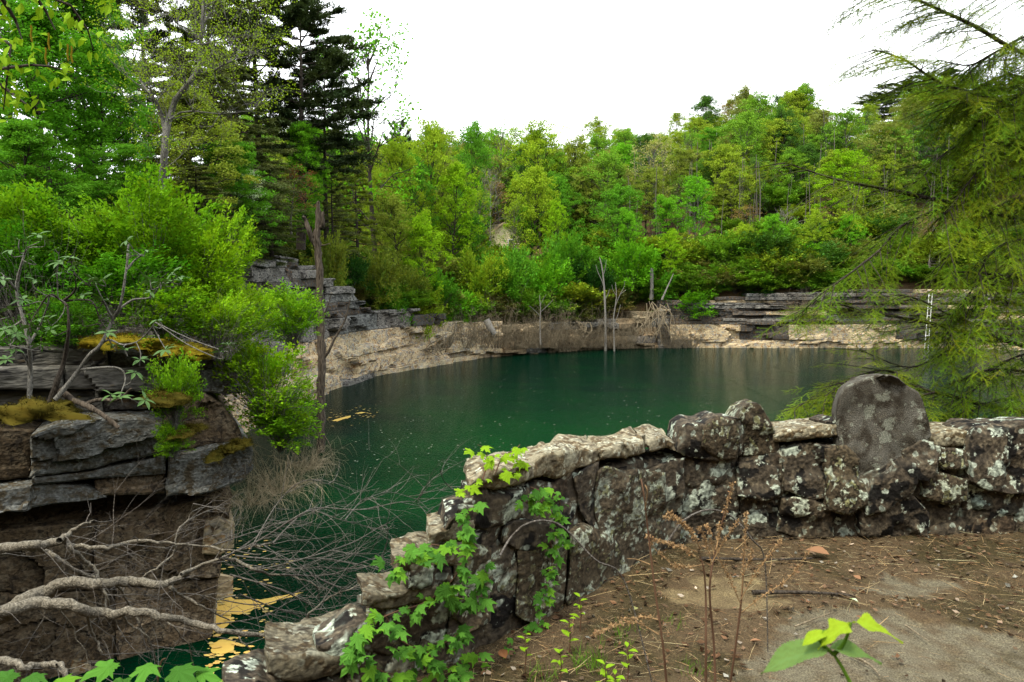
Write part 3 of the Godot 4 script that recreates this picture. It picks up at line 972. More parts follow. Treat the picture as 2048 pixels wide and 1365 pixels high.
func far_wood() -> void:
	var T := [
		# along the skyline
		["s", 757, 42, 62, 270, "fresh", "tall slender tree with airy pale green leaves standing alone above the treetops"],
		["p", 800, 250, 80, 70, "needle", "small dark pine tip just beside the tall airy tree"],
		["b", 865, 272, 72, 120, "ygreen", "yellow-green tree with rounded top, first leafy crown beside the tall airy tree"],
		["b", 945, 272, 80, 100, "green", "green tree with narrow crown between the yellow-green tree and the silvery dead tree"],
		["s", 1010, 243, 100, 90, "fresh", "fine-twigged sparse tree whose top pokes above the crowns over the cream house"],
		["n", 978, 322, 86, 80, "", "silvery dead tree with bare spreading limbs among the green crowns"],
		["b", 1075, 266, 92, 140, "ygreen", "broad yellow-green tree with the highest crown above the cream house"],
		["b", 1140, 284, 95, 120, "olive", "dome-topped olive-green tree in the middle of the skyline"],
		["s", 1197, 306, 100, 80, "bud", "brown budding tree in the low notch of the skyline"],
		["b", 1242, 296, 104, 80, "fresh", "small bright green tree in the skyline notch before the tall pale tree"],
		["s", 1312, 276, 95, 120, "pale", "tall tree with long grey trunk and thin cream-coloured crown on the skyline"],
		["b", 1358, 312, 98, 100, "olive", "olive tree leaning against the tall cream-crowned tree"],
		["b", 1420, 270, 110, 100, "green", "mid-green tree starting the rise of the skyline"],
		["b", 1452, 304, 100, 110, "ygreen", "mustard-green tree in front of the rising skyline"],
		["b", 1492, 252, 117, 80, "green", "green tree with a small pointed crown high on the rising skyline"],
		["b", 1535, 260, 112, 100, "ygreen", "yellowish tree just before the dark pointed pine on the skyline"],
		["p", 1563, 248, 110, 75, "needle", "dark pointed pine alone among the pale spring trees of the skyline"],
		["s", 1603, 238, 122, 90, "pale", "wispy pale tree on the skyline behind the dark pointed pine"],
		["b", 1648, 248, 110, 120, "lime", "lime-green rounded tree on the upper slope next to the dark pointed pine"],
		["b", 1702, 244, 114, 110, "ygreen", "golden-green tree on the ridge before the black pines"],
		["p", 1738, 195, 127, 110, "needle", "lowest of the black pines on top of the ridge"],
		["p", 1792, 168, 132, 140, "needle", "broad black pine in the middle of the ridge-top pines"],
		["p", 1862, 152, 134, 160, "needle", "tallest black pine of the ridge top, behind the hemlock twigs"],
		["b", 1797, 246, 112, 130, "lime", "vivid lime tree on the ridge under the black pines"],
		["b", 1872, 258, 110, 130, "fresh", "fresh green tree behind the thick of the hemlock twigs"],
		["b", 1952, 240, 112, 140, "lime", "light green tree high on the ridge showing through the hemlock boughs"],
		["b", 2035, 215, 114, 150, "ygreen", "light green tree on the ridge at the very edge of the view"],
		# on the slope
		["h", 715, 290, 57, 170, "olive", "wide olive hemlock below the tall airy tree"],
		["h", 668, 320, 52, 140, "hem", "dull hemlock just behind the top of the standing dead trunk"],
		["b", 625, 283, 55, 100, "fresh", "bright green tree over the forked top of the dead trunk"],
		["b", 790, 300, 66, 120, "ygreen", "yellow-green tree filling the slope under the small dark pine tip"],
		["b", 832, 335, 70, 100, "green", "plain green tree behind the dark forked trunk"],
		["b", 905, 340, 72, 110, "lime", "lime tree beside the thin leaning trunk"],
		["b", 800, 400, 60, 130, "olive", "olive-green bushy tree above the long rock wall"],
		["b", 852, 445, 60, 120, "lime", "brightest lime maple hanging over the long rock wall"],
		["b", 938, 440, 74, 90, "green", "green tree at the lower end of the thin leaning trunk"],
		["s", 958, 380, 78, 70, "ygreen", "slender yellow-green tree whose trunk crosses the edge of the cream house wall"],
		["b", 1052, 430, 80, 60, "fresh", "small bright tree hiding one corner of the cream house"],
		["u", 1000, 494, 84, 90, "ygreen", "yellow-green shrub under the wall of the cream house"],
		["s", 1030, 400, 79, 70, "ygreen", "slender tree with thin yellow-green crown in front of the cream house"],
		["s", 1000, 362, 92, 90, "bud", "orange-brown budding tree just over the roof of the cream house"],
		["b", 1062, 345, 80, 110, "ygreen", "yellow-green tree standing beside the cream house"],
		["b", 1128, 360, 86, 100, "green", "green tree a little uphill of the round shrubs in the bay"],
		["b", 1182, 352, 92, 110, "olive", "drab olive tree under the skyline notch"],
		["b", 1228, 385, 82, 130, "green", "green tree with twisted dark stems over the bay"],
		["b", 1292, 350, 92, 100, "olive", "olive tree at the foot of the tall cream-crowned tree"],
		["b", 1388, 368, 84, 100, "fresh", "bright green tree on two long straight trunks"],
		["s", 1490, 412, 86, 90, "bud", "rusty brown budding tree over the layered cliff"],
		["n", 1570, 412, 86, 80, "", "pale leafless tree in the open brown wood"],
		["b", 1530, 330, 97, 110, "ygreen", "yellow-green tree above the rusty brown budding tree"],
		["b", 1592, 300, 100, 100, "green", "green tree just under the dark pointed pine"],
		["b", 1668, 318, 88, 130, "lime", "most brilliant green tree of the far slope, behind the long hemlock branch"],
		["n", 1835, 290, 97, 120, "", "mauve-grey leafless tree on the upper slope among green ones"],
		["b", 1722, 300, 99, 100, "olive", "olive tree between the brilliant green one and the mauve-grey one"],
		["b", 1765, 380, 92, 100, "green", "green tree under the mauve-grey leafless one"],
		["b", 1442, 385, 90, 90, "olive", "olive tree whose crown fills in beside the two straight trunks"],
		["b", 1338, 402, 84, 90, "fresh", "fresh green low tree next to the two straight trunks"],
		["b", 1462, 335, 98, 100, "pale", "cream-green tree in the middle of the upper slope"],
		["b", 1905, 380, 92, 120, "fresh", "leaf-green tree behind the wooden steps"],
		["b", 2000, 350, 96, 130, "green", "green tree beyond the steps, seen through the hemlock boughs"],
		["b", 1112, 420, 78, 70, "lime", "slender lime tree between the round shrubs of the bay"],
		["b", 1262, 430, 79, 75, "fresh", "slender fresh tree behind the broad bright shrub past the drowned saplings"],
		["b", 1340, 468, 77.5, 65, "lime", "slender lime tree leaning over the hanging roots"],
		["b", 1482, 455, 79, 65, "ygreen", "slender yellow-green tree rising from the brow of the layered cliff"],
		["b", 1550, 440, 80, 70, "fresh", "slender bright tree next to the wide green shrub on the cliff"],
		["b", 1626, 430, 80, 70, "ygreen", "slender yellow-green tree beside the light green cliff shrub"],
		["b", 1702, 440, 80, 75, "fresh", "slender bright tree above the olive shrub near the ladder"],
		# down by the water
		["u", 905, 598, 61, 100, "fresh", "round bright green shrub overhanging the end of the long rock wall"],
		["u", 858, 555, 59.5, 110, "green", "leafy shrub on top of the long rock wall under the lime maple"],
		["u", 655, 500, 47.5, 90, "olive", "olive shrub spilling over the highest lip of the rock wall"],
		["u", 770, 580, 53.5, 100, "green", "green shrub hanging over the edge of the rock wall near the middle"],
		["u", 835, 590, 57, 100, "ygreen", "yellow-green shrub hanging over the lower end of the rock wall"],
		["u", 800, 545, 58, 110, "olive", "dull olive shrub drooping over the middle of the long rock wall"],
		["u", 745, 530, 55, 110, "olive", "olive-brown shrub above the grey beds of the rock wall"],
		["u", 690, 520, 52, 90, "deep", "dark shrub right behind the standing dead trunk"],
		["u", 962, 520, 68, 110, "ygreen", "yellow-green shrub above the washed-out bank"],
		["u", 1015, 520, 70, 120, "green", "rounded green shrub below the cream house"],
		["u", 1075, 525, 73, 120, "fresh", "bright rounded shrub in the middle of the bay"],
		["u", 1132, 495, 76, 120, "green", "tall green shrub at the back of the bay"],
		["u", 1182, 535, 75, 90, "deep", "dark shrub behind the tallest drowned sapling"],
		["u", 1268, 505, 77, 120, "fresh", "broad bright shrub just past the drowned saplings"],
		["u", 1312, 555, 76.5, 90, "green", "shrub over the bundle of hanging roots"],
		["u", 1375, 592, 75.6, 110, "fresh", "green shrub hanging down where the layered cliff begins"],
		["u", 1440, 540, 80, 100, "bud", "brown leafless-looking shrub on the brow of the layered cliff"],
		["u", 1522, 495, 82, 110, "green", "wide green shrub over the middle of the layered cliff"],
		["u", 1592, 488, 81, 120, "fresh", "light green shrub by the pale twiggy tree on the cliff"],
		["u", 1652, 498, 80, 100, "green", "green shrub behind the lowest long hemlock bough"],
		["u", 1702, 555, 77, 90, "olive", "olive shrub on the cliff top near the ladder"],
		["u", 1742, 605, 76, 80, "deep", "dark green shrub on a ledge of the layered cliff near the ladder"],
		["u", 1520, 600, 75.5, 70, "deep", "dark bush growing out of the beds of the layered cliff"],
		["u", 1800, 540, 78, 90, "green", "green shrub beside the top of the ladder"],
		["u", 1940, 560, 78, 130, "green", "green shrub past the ladder behind the hemlock boughs"],
		["n", 1597, 560, 75.5, 60, "", "small white-stemmed dead tree clinging to the layered cliff"],
		["s", 1075, 590, 66.6, 60, "fresh", "thin pale sapling leaning out of the bank of the bay"],
	]
	for t in T:
		var wood := ""
		if t[1] == 757:
			wood = "dark_bark"
		elif t[1] == 1835:
			wood = "mauve_twig"
		elif t[1] in [1312, 1388, 1603]:
			wood = "grey_bark"
		grow(t[0], t[1], t[2], t[3], t[4], t[5], t[6], -1.0, wood)
	var B := [
		[930, 630, 62.0, 80, "grey brush above the driftwood on the end of the rock wall"], [1000, 625, 65.4, 90, "straw-coloured brush on the bank between the white log and the leaning sapling"], [1060, 648, 67.0, 70, "low tan brush at the waterline before the leaning sapling"], [1120, 625, 69.2, 90, "thick tan brush behind the twisted grey roots"], [1220, 640, 71.6, 70, "brush at the foot of the drowned saplings"], [1385, 655, 74.0, 60, "last tuft of dry brush before the layered cliff"],
		[885, 655, 60.0, 70, "bare brush and roots at the end of the long rock wall"], [960, 640, 64.0, 80, "tan brush under the yellow-green shrub"], [1035, 642, 66.5, 90, "tangle of tan twigs under the rounded green shrub"],
		[1095, 640, 68.0, 90, "tan brush around the foot of the leaning sapling"], [1150, 652, 70.0, 80, "pale brush in the innermost part of the bay"], [1185, 640, 71.0, 70, "dry brush just before the drowned saplings"],
		[1255, 645, 71.6, 60, "dry brush just past the drowned saplings"], [1345, 640, 73.5, 70, "dry twigs beside the bundle of hanging roots"], [1600, 600, 73.6, 60, "thin dead twigs hanging at the small white-stemmed tree"],
	]
	for b in B:
		grow("k", b[0], b[1] - 14.0, b[2], b[3] * 1.25, "", b[4], 700.0 - (68.0 if b[0] == 1600 else 4.0))
	# the rest of the far wood reads as one mass
	rng.seed = 500
	var where := {}
	var tints := {}
	for i in 1150:
		var px := rng.randf_range(470, 2250) if i < 1000 else rng.randf_range(-900, -120)
		var d := rng.randf_range(52, 150) if i < 1000 else rng.randf_range(22, 90)
		var p := at(px, 560, d)
		var s := shore_at(p.x, p.z)
		if s[0] < 2.5 or (absf(px - 998) < 50 and d > 74 and d < 98) or (absf(px - 1872) < 40 and d < 96):
			continue
		var low: bool = s[0] < 14.0 or rng.randf() < 0.3
		if px > 1620 and d > 122:
			continue
		var open_: bool = px > 1230 and rng.randf() < 0.22
		var key := ("u%d" % (i % 4)) if low else ("s%d" % (i % 3) if open_ else "b%d" % (i % 8))
		if not where.has(key):
			where[key] = []
			tints[key] = []
		var kit: Array = K[key[0]][int(key.substr(1))]
		var wide_ := 1.25 if low else rng.randf_range(0.8, 1.2)
		var h := rng.randf_range(1.6, 3.4) if low else rng.randf_range(6.0, 10.0)
		var sc := h / (kit[2] as float)
		where[key].append(Transform3D(Basis(Vector3.UP, rng.randf() * TAU).scaled(Vector3(sc * wide_, sc, sc * wide_) * rng.randf_range(0.9, 1.2)), Vector3(p.x, ground(p.x, p.z) - 0.2, p.z)))
		var kind := rng.randf()
		var c := Color(0.15, 0.30, 0.025)
		if kind < 0.3:
			c = Color(0.23, 0.32, 0.025)
		elif kind < 0.5:
			c = Color(0.19, 0.225, 0.045)
		elif kind < 0.54:
			c = Color(0.27, 0.21, 0.07)
		elif kind < 0.7:
			c = Color(0.06, 0.14, 0.02)
		tints[key].append(c)
	for i in 200:                                     # low growth on the lip of the banks
		var px := rng.randf_range(640, 2000)
		var p := at(px, 560, 40.0)
		var d := 44.0
		while d < 82.0 and (shore_at(at(px, 560, d).x, -d)[0] as float) < 1.7:
			d += 0.5
		d += rng.randf() * 4.0
		p = at(px, 560, d)
		var key := "u%d" % (i % 4)
		var h := rng.randf_range(0.9, 2.2)
		var sc := h / (K.u[i % 4][2] as float)
		if not where.has(key):
			where[key] = []
			tints[key] = []
		where[key].append(Transform3D(Basis(Vector3.UP, rng.randf() * TAU).scaled(Vector3(sc * 1.4, sc, sc * 1.4)), Vector3(p.x, ground(p.x, p.z) - 0.25, p.z)))
		tints[key].append((Color(0.13, 0.27, 0.02) if i % 3 else Color(0.17, 0.17, 0.05)) * tint(0.7, 1.2))
	var one := leafy(Color.WHITE)
	var wood := thing("far_woodland", "mass of smaller spring trees and undergrowth that fills the slopes between the larger trees", "woodland")
	wood.set_meta("kind", "stuff")
	for key in where:
		var kit: Array = K[key[0]][int(key.substr(1))]
		many("crowns", kit[1], one, wood, where[key], tints[key])
		many("trunks", kit[0], M.thin_grey, wood, where[key], [])
	# bare poles in the open brown wood over the layered cliff
	var poles := []
	var pole := MB.new()
	pole.tube(PackedVector3Array([Vector3.ZERO, Vector3(0.05, 3, 0), Vector3(-0.05, 6, 0.05), Vector3(0.1, 9, 0)]), PackedFloat32Array([0.075, 0.065, 0.05, 0.03]), 6, Color.WHITE)
	for i in 110:
		var px := rng.randf_range(1250, 1900)
		var d := rng.randf_range(84, 112)
		var p := at(px, 560, d)
		poles.append(Transform3D(Basis.from_euler(Vector3(rng.randf_range(-0.05, 0.05), rng.randf() * 6.0, rng.randf_range(-0.05, 0.05))).scaled(Vector3.ONE * rng.randf_range(0.6, 1.1)), Vector3(p.x, ground(p.x, p.z) - 0.2, p.z)))
	var pl := many("slender_trunks", pole.mesh(), M.thin_grey, self, poles, [])
	tag(pl, "slender grey trunks standing thickly in the open brown wood over the layered cliff", "tree trunks")


func left_wood() -> void:
	# grey-barked tree with few leaves, on the near cliff
	rng.seed = 300
	var t := thing("grey_barked_tree", "grey-barked tree with lichen on its forked trunk and only a few yellow-green buds", "tree", at(322, 420, 20.0))
	var here := t.position
	var wo := MB.new()
	var fo := MB.new()
	var run := func(pts: Array, r0: float, r1: float, sides: int) -> PackedVector3Array:
		var p := PackedVector3Array()
		var r := PackedFloat32Array()
		for k in pts.size():
			p.append(at(pts[k].x, pts[k].y, 20.0 + sin(k * 1.7) * 0.25) - here)
			r.append(lerpf(r0, r1, float(k) / (pts.size() - 1)))
		wo.tube(p, r, sides, Color.WHITE, 0.06)
		return p
	var mains := []
	mains.append(run.call([Vector2(316, 450), Vector2(321, 400), Vector2(326, 340), Vector2(330, 280), Vector2(337, 240), Vector2(350, 200), Vector2(372, 172), Vector2(388, 152), Vector2(398, 130), Vector2(401, 90), Vector2(404, 50), Vector2(406, 10), Vector2(410, -40)], 0.105, 0.03, 9))
	mains.append(run.call([Vector2(330, 270), Vector2(325, 235), Vector2(312, 205), Vector2(302, 190), Vector2(285, 170), Vector2(276, 150), Vector2(268, 122)], 0.06, 0.014, 7))
	mains.append(run.call([Vector2(388, 152), Vector2(405, 146), Vector2(425, 143), Vector2(445, 130), Vector2(470, 118), Vector2(500, 112)], 0.05, 0.012, 6))
	mains.append(run.call([Vector2(401, 90), Vector2(420, 86), Vector2(445, 84), Vector2(470, 76)], 0.03, 0.008, 5))
	mains.append(run.call([Vector2(401, 80), Vector2(380, 60), Vector2(355, 48), Vector2(335, 30)], 0.03, 0.008, 5))
	mains.append(run.call([Vector2(404, 50), Vector2(425, 20), Vector2(450, -10)], 0.03, 0.01, 5))
	mains.append(run.call([Vector2(337, 240), Vector2(360, 225), Vector2(385, 222), Vector2(440, 228), Vector2(500, 222)], 0.03, 0.008, 5))
	for m in mains:
		for k in range(2, m.size()):
			for j in 5:
				var dir := (((m[k] - m[k - 1]) as Vector3).normalized() * 0.5 + rv() + Vector3(0, 0.35, 0)).normalized()
				twigs(wo, fo, m[k], dir, rng.randf_range(0.6, 1.25), 0.013, 2, 3, 0.055)
	put("trunk", wo.mesh(), M.grey_bark, t)
	put("bud_leaves", fo.mesh(), M.ygreen, t)
	# the tall growth behind it
	var maple := [grow_broad(310, 9.0, 2.6, 0.05, 32, 8, 95, 0.115, 0.42), grow_broad(311, 9.0, 2.8, 0.05, 32, 8, 95, 0.115, 0.42)]
	var G := [
		[95, 20, 21.0, 300, "maple", 470, "large vivid green maple whose crown fills the upper corner behind the hanging birch leaves"],
		[205, 110, 23.0, 230, "maple", 470, "vivid green maple standing next to the grey-barked tree"],
		[40, 250, 18.0, 240, "green", 520, "low green maple behind the first rhododendron stems"],
		[260, 300, 21.0, 170, "green", 500, "small green tree at the foot of the grey-barked tree"],
		[400, 190, 29.0, 230, "olive", 520, "olive-green tree with sparse look behind the fork of the grey trunk"],
		[470, 300, 31.0, 200, "green", 540, "low green tree beside the white-flowering dogwood"],
		[150, -60, 27.0, 300, "green", 480, "darker green tree at the top of the view behind the vivid maples"],
	]
	for i in G.size():
		var g: Array = G[i]
		var p := at(g[0], g[5], g[2])
		var h: float = at(g[0], g[1], g[2]).y - p.y
		plant("maple_tree", maple[i % 2], p, h, g[3] / F * g[2], i * 1.9, M.dark_bark, M[g[4]], g[6], "tree", "leafy trees on the near cliff")
	var hk := [grow_pine(320, 12.0, 3.2, 0.04, 80, 0.3, 80, 0.15), grow_pine(321, 17.0, 4.4, 0.3, 44, 0.0, 110, 0.26), grow_pine(322, 17.0, 4.2, 0.35, 42, 0.0, 110, 0.26), grow_pine(323, 17.0, 4.6, 0.4, 40, 0.02, 110, 0.26)]
	var H := [
		[0, 430, 130, 33.0, 290, 520, "hem", "hemlock_tree", "greyish drooping hemlock behind the grey-barked tree"],
		[0, 500, 250, 36.0, 260, 520, "hem", "hemlock_tree", "lower drooping hemlock that leans out over the rock wall"],
		[0, 400, 330, 24.0, 230, 560, "hem", "hemlock_tree", "hemlock boughs hanging low behind the lime-green azaleas"],
		[0, 545, 330, 38.0, 170, 540, "hem", "hemlock_tree", "hemlock on the brow of the rock wall beside the dead trunk"],
		[1, 605, 15, 46.0, 310, 500, "needle", "pine_tree", "dark pine with long flat boughs reaching out against the sky"],
		[2, 520, -60, 48.0, 310, 500, "needle", "pine_tree", "dark pine behind the crown of the grey-barked tree"],
		[3, 655, 120, 52.0, 190, 480, "needle", "pine_tree", "smaller dark pine, lowest of the group against the sky"],
		[2, 430, -140, 44.0, 240, 500, "hem", "pine_tree", "dull brownish pine rising out of the top of the view"],
		[1, 300, -120, 46.0, 230, 490, "needle", "pine_tree", "pine glimpsed behind the fork of the grey-barked tree"],
		[3, 30, -80, 40.0, 230, 490, "needle", "pine_tree", "pine trunk and boughs showing through the vivid maple"],
		[0, 380, 90, 36.0, 280, 520, "hem", "hemlock_tree", "tall grey-green hemlock right behind the crown of the grey-barked tree"],
		[0, 480, 130, 40.0, 260, 520, "hem", "hemlock_tree", "grey-green hemlock below the flat boughs of the dark pines"],
		[0, 310, 120, 31.0, 250, 520, "hem", "hemlock_tree", "hemlock between the second vivid maple and the grey trunk"],
		[1, 180, -40, 48.0, 220, 490, "needle", "pine_tree", "far pine seen through the gaps between the two vivid maples"],
	]
	for i in H.size():
		var g: Array = H[i]
		var p := at(g[1], g[5], g[3])
		plant(g[7], hk[g[0]], p, at(g[1], g[2], g[3]).y - p.y, g[4] / F * g[3], i * 1.3, M.dark_bark, M[g[6]], g[8], "pine tree" if g[7] == "pine_tree" else "hemlock", "evergreens on the near shore")
	var dog := grow_broad(330, 5.0, 1.8, 0.3, 14, 4, 40, 0.1, 0.3)
	plant("dogwood_tree", dog, at(500, 460, 32.0), at(500, 345, 32.0).y - at(500, 460, 32.0).y, 90.0 / F * 32.0, 0.4, M.dark_bark, M.flower, "dogwood with layers of greenish white flowers before the dark pines", "tree")
	plant("budding_tree", K.s[0], at(582, 470, 42.0), at(582, 335, 42.0).y - at(582, 470, 42.0).y, 110.0 / F * 42.0, 0.4, M.thin_grey, M.red, "thin tree with reddish new leaves over the rock wall", "tree")
	plant("maple_tree", maple[1], at(610, 480, 44.0), at(610, 260, 44.0).y - at(610, 480, 44.0).y, 110.0 / F * 44.0, 2.2, M.dark_bark, M.fresh, "bright green maple between the reddish tree and the dark pines", "tree")
	plant("dogwood_tree", dog, at(1822, 560, 80.0), at(1822, 498, 80.0).y - at(1822, 560, 80.0).y, 70.0 / F * 80.0, 1.4, M.dark_bark, M.flower, "dogwood in white flower near the top of the ladder", "tree")
	# overhanging birch twigs with catkins, top corner
	rng.seed = 340
	var b := thing("birch_tree", "birch branches hanging into the top corner with big bright leaves and yellow catkins", "tree", at(-260, 700, 6.5))
	here = b.position
	var bw := MB.new()
	bw.tube(PackedVector3Array([Vector3(0, -0.6, 0), Vector3(0.03, 1.5, 0), Vector3(-0.04, 3.0, 0), Vector3(0.02, 4.5, 0)]), PackedFloat32Array([0.12, 0.11, 0.1, 0.08]), 8, Color.WHITE)
	var ends := PackedVector3Array()
	for l in [[-250, 60, -120, 20, 0, -10, 60, -20, 140, 10, 175, 60, 186, 100], [-250, 160, -60, 145, 0, 138, 62, 130, 100, 133, 145, 146], [-250, 100, -80, 60, -20, 60, 20, 90, 14, 150, 6, 220], [-120, 20, 40, -40, 120, -50, 200, -30, 226, 0], [-60, 145, 0, 170, 40, 200, 52, 208], [60, -20, 90, 20, 110, 60], [0, -10, 30, 40, 44, 80]]:
		var p := PackedVector3Array()
		var r := PackedFloat32Array()
		var cnt: int = l.size() / 2
		for k in cnt:
			p.append(at(l[2 * k], l[2 * k + 1], 6.5 + sin(k * 1.3) * 0.2) - here)
			r.append(lerpf(0.022, 0.004, float(k) / (cnt - 1)))
		bw.tube(p, r, 5, Color.WHITE)
		for k in range(1, cnt):
			ends.append(p[k])
			ends.append(p[k].lerp(p[k - 1], 0.5))
	put("trunk", bw.mesh(), M.dark_bark, b)
	var lm := oval_leaf()
	for e in ends:
		for j in 4:
			if (e + here).x < at(-40, 0, 6.5).x:
				continue
			var lf := put("leaf", lm, M.seedling, b)
			var dir := (rv() + Vector3(0, -0.7, 0)).normalized()
			lf.transform = Transform3D(Basis.looking_at(dir, (Vector3.UP + rv() * 0.8).normalized()).scaled(Vector3.ONE * rng.randf_range(0.07, 0.115)), e + rv() * 0.1)
	for cpx in [[61, 50], [90, 95], [134, 88], [142, 92], [96, 66]]:
		var cm := MB.new()
		var o := at(cpx[0], cpx[1], 6.4) - here
		var cp := PackedVector3Array()
		var cr := PackedFloat32Array()
		for k in 9:
			cp.append(o + Vector3(0.004 * sin(k), -0.017 * k, 0))
			cr.append((0.0065 + 0.0015 * (k % 2)) * (1.0 if k < 8 else 0.4))
		cm.tube(cp, cr, 6, Color.WHITE)
		put("catkin", cm.mesh(), M.gold_moss, b)


func oval_leaf(narrow := 0.5) -> ArrayMesh:                    # points along -z, one unit long, folded along its rib and bent down at the tip
	var mb := MB.new()
	var prof := [0.0, 0.55, 0.92, 1.0, 0.8, 0.42, 0.0]
	for k in 7:
		var t := k / 6.0
		var w: float = prof[k] * narrow * 0.5
		var y := -0.16 * t * t
		mb.v.append(Vector3(-w, y + w * 0.35, -t))
		mb.v.append(Vector3(0, y, -t))
		mb.v.append(Vector3(w, y + w * 0.35, -t))
		for j in 3:
			mb.c.append(Color.WHITE if j != 1 else Color(1.15, 1.12, 1.1))
	for k in 6:
		var a := k * 3
		mb.ix.append_array([a, a + 3, a + 1, a + 1, a + 3, a + 4, a + 1, a + 4, a + 2, a + 2, a + 4, a + 5])
	return mb.mesh()

func lobed_leaf(sd: int) -> ArrayMesh:                         # a toothed leaf of three to five lobes, about one unit long along -z
	var r := RandomNumberGenerator.new()
	r.seed = sd
	var mb := MB.new()
	mb.v.append(Vector3(0, 0.03, -0.28))
	mb.c.append(Color(1.1, 1.1, 1.05))
	var tips := [[0.0, 0.74], [0.95, 0.55], [1.75, 0.38], [-0.95, 0.55], [-1.75, 0.38]]
	var steps := 30
	for k in steps:
		var a := -PI + TAU * (k + 0.5) / steps
		var reach := 0.2
		for t in tips:
			reach = maxf(reach, t[1] * (1.0 - absf(angle_difference(a, t[0])) * 1.1))
		if absf(a) > 2.75:
			reach = 0.26
		reach *= (1.12 if k % 2 == 0 else 0.9) * r.randf_range(0.94, 1.06)
		var q := Vector3(sin(a) * reach, 0, -0.28 - cos(a) * reach)
		q.y = -q.x * q.x * 0.35 - (q.z + 0.28) * (q.z + 0.28) * 0.3 + (0.03 if k % 2 else 0.0)
		mb.v.append(q)
		mb.c.append(Color.WHITE)
	for k in steps:
		mb.ix.append_array([0, 1 + (k + 1) % steps, 1 + k])
	return mb.mesh()

func big_leaf(lobes: bool) -> ArrayMesh:                       # a leaf seen from close by: toothed edge, raised ribs with paler veins, drooping tip
	var mb := MB.new()
	var rows := 44
	var cols := 20
	for r in rows + 1:
		var t := float(r) / rows
		var w := sin(PI * pow(t, 0.75)) * 0.30 * (1.0 - 0.25 * t)
		if lobes:
			w = (0.34 * exp(-pow((t - 0.28) / 0.16, 2.0)) + 0.16 * exp(-pow((t - 0.62) / 0.2, 2.0))) * minf(1.0, (1.0 - t) * 5.0) * minf(1.0, t * 9.0)
		w *= 1.0 + 0.07 * (1.0 if r % 2 else -1.0)
		for q in cols + 1:
			var u := float(q) / cols * 2.0 - 1.0
			var vein := absf(fposmod((t - absf(u) * 0.16) * 9.0, 1.0) - 0.5) * 2.0
			var k := 0.92 + 0.3 * smoothstep(0.8, 1.0, vein) + 0.35 * smoothstep(0.14, 0.0, absf(u))
			k *= 1.0 + 0.25 * nz.get_noise_2d(u * 60.0, t * 90.0)
			mb.v.append(Vector3(u * w, absf(u) * w * 0.3 - 0.22 * t * t - 0.012 * vein * absf(u) + 0.03 * sin(t * 9.0 + u * 2.0) * absf(u), -t))
			mb.c.append(Color(k * 1.05, k, k * 0.9))
	for r in rows:
		for q in cols:
			var a := r * (cols + 1) + q
			mb.ix.append_array([a, a + cols + 1, a + 1, a + 1, a + cols + 1, a + cols + 2])
	var st := SurfaceTool.new()
	st.create_from(mb.mesh(), 0)
	st.generate_normals()
	return st.commit()


# ---------------------------------------------------------------- near plants and dead wood
func line(l: Array, d0: float, d1: float, wob := 0.1) -> PackedVector3Array:      # [px, py, px, py ...] at distances d0 .. d1
	var p := PackedVector3Array()
	var cnt := l.size() / 2
	for k in cnt:
		p.append(at(l[2 * k], l[2 * k + 1], lerpf(d0, d1, float(k) / maxi(cnt - 1, 1)) + sin(k * 2.3 + l[0] * 0.1) * wob))
	return p

func smooth(p: PackedVector3Array, per := 4) -> PackedVector3Array:
	var o := PackedVector3Array()
	for k in p.size() - 1:
		var a: Vector3 = p[maxi(k - 1, 0)]
		var d: Vector3 = p[mini(k + 2, p.size() - 1)]
		for j in per:
			o.append(p[k].cubic_interpolate(p[k + 1], a, d, float(j) / per))
	o.append(p[p.size() - 1])
	return o

func taper(count: int, a: float, b: float, knots := 0.0) -> PackedFloat32Array:
	var r := PackedFloat32Array()
	for k in count:
		r.append(lerpf(a, b, float(k) / maxi(count - 1, 1)) * (1.0 + knots * rng.randf_range(-1, 1)))
	return r

func moved(p: PackedVector3Array, by: Vector3) -> PackedVector3Array:
	var o := PackedVector3Array()
	for q in p:
		o.append(q - by)
	return o

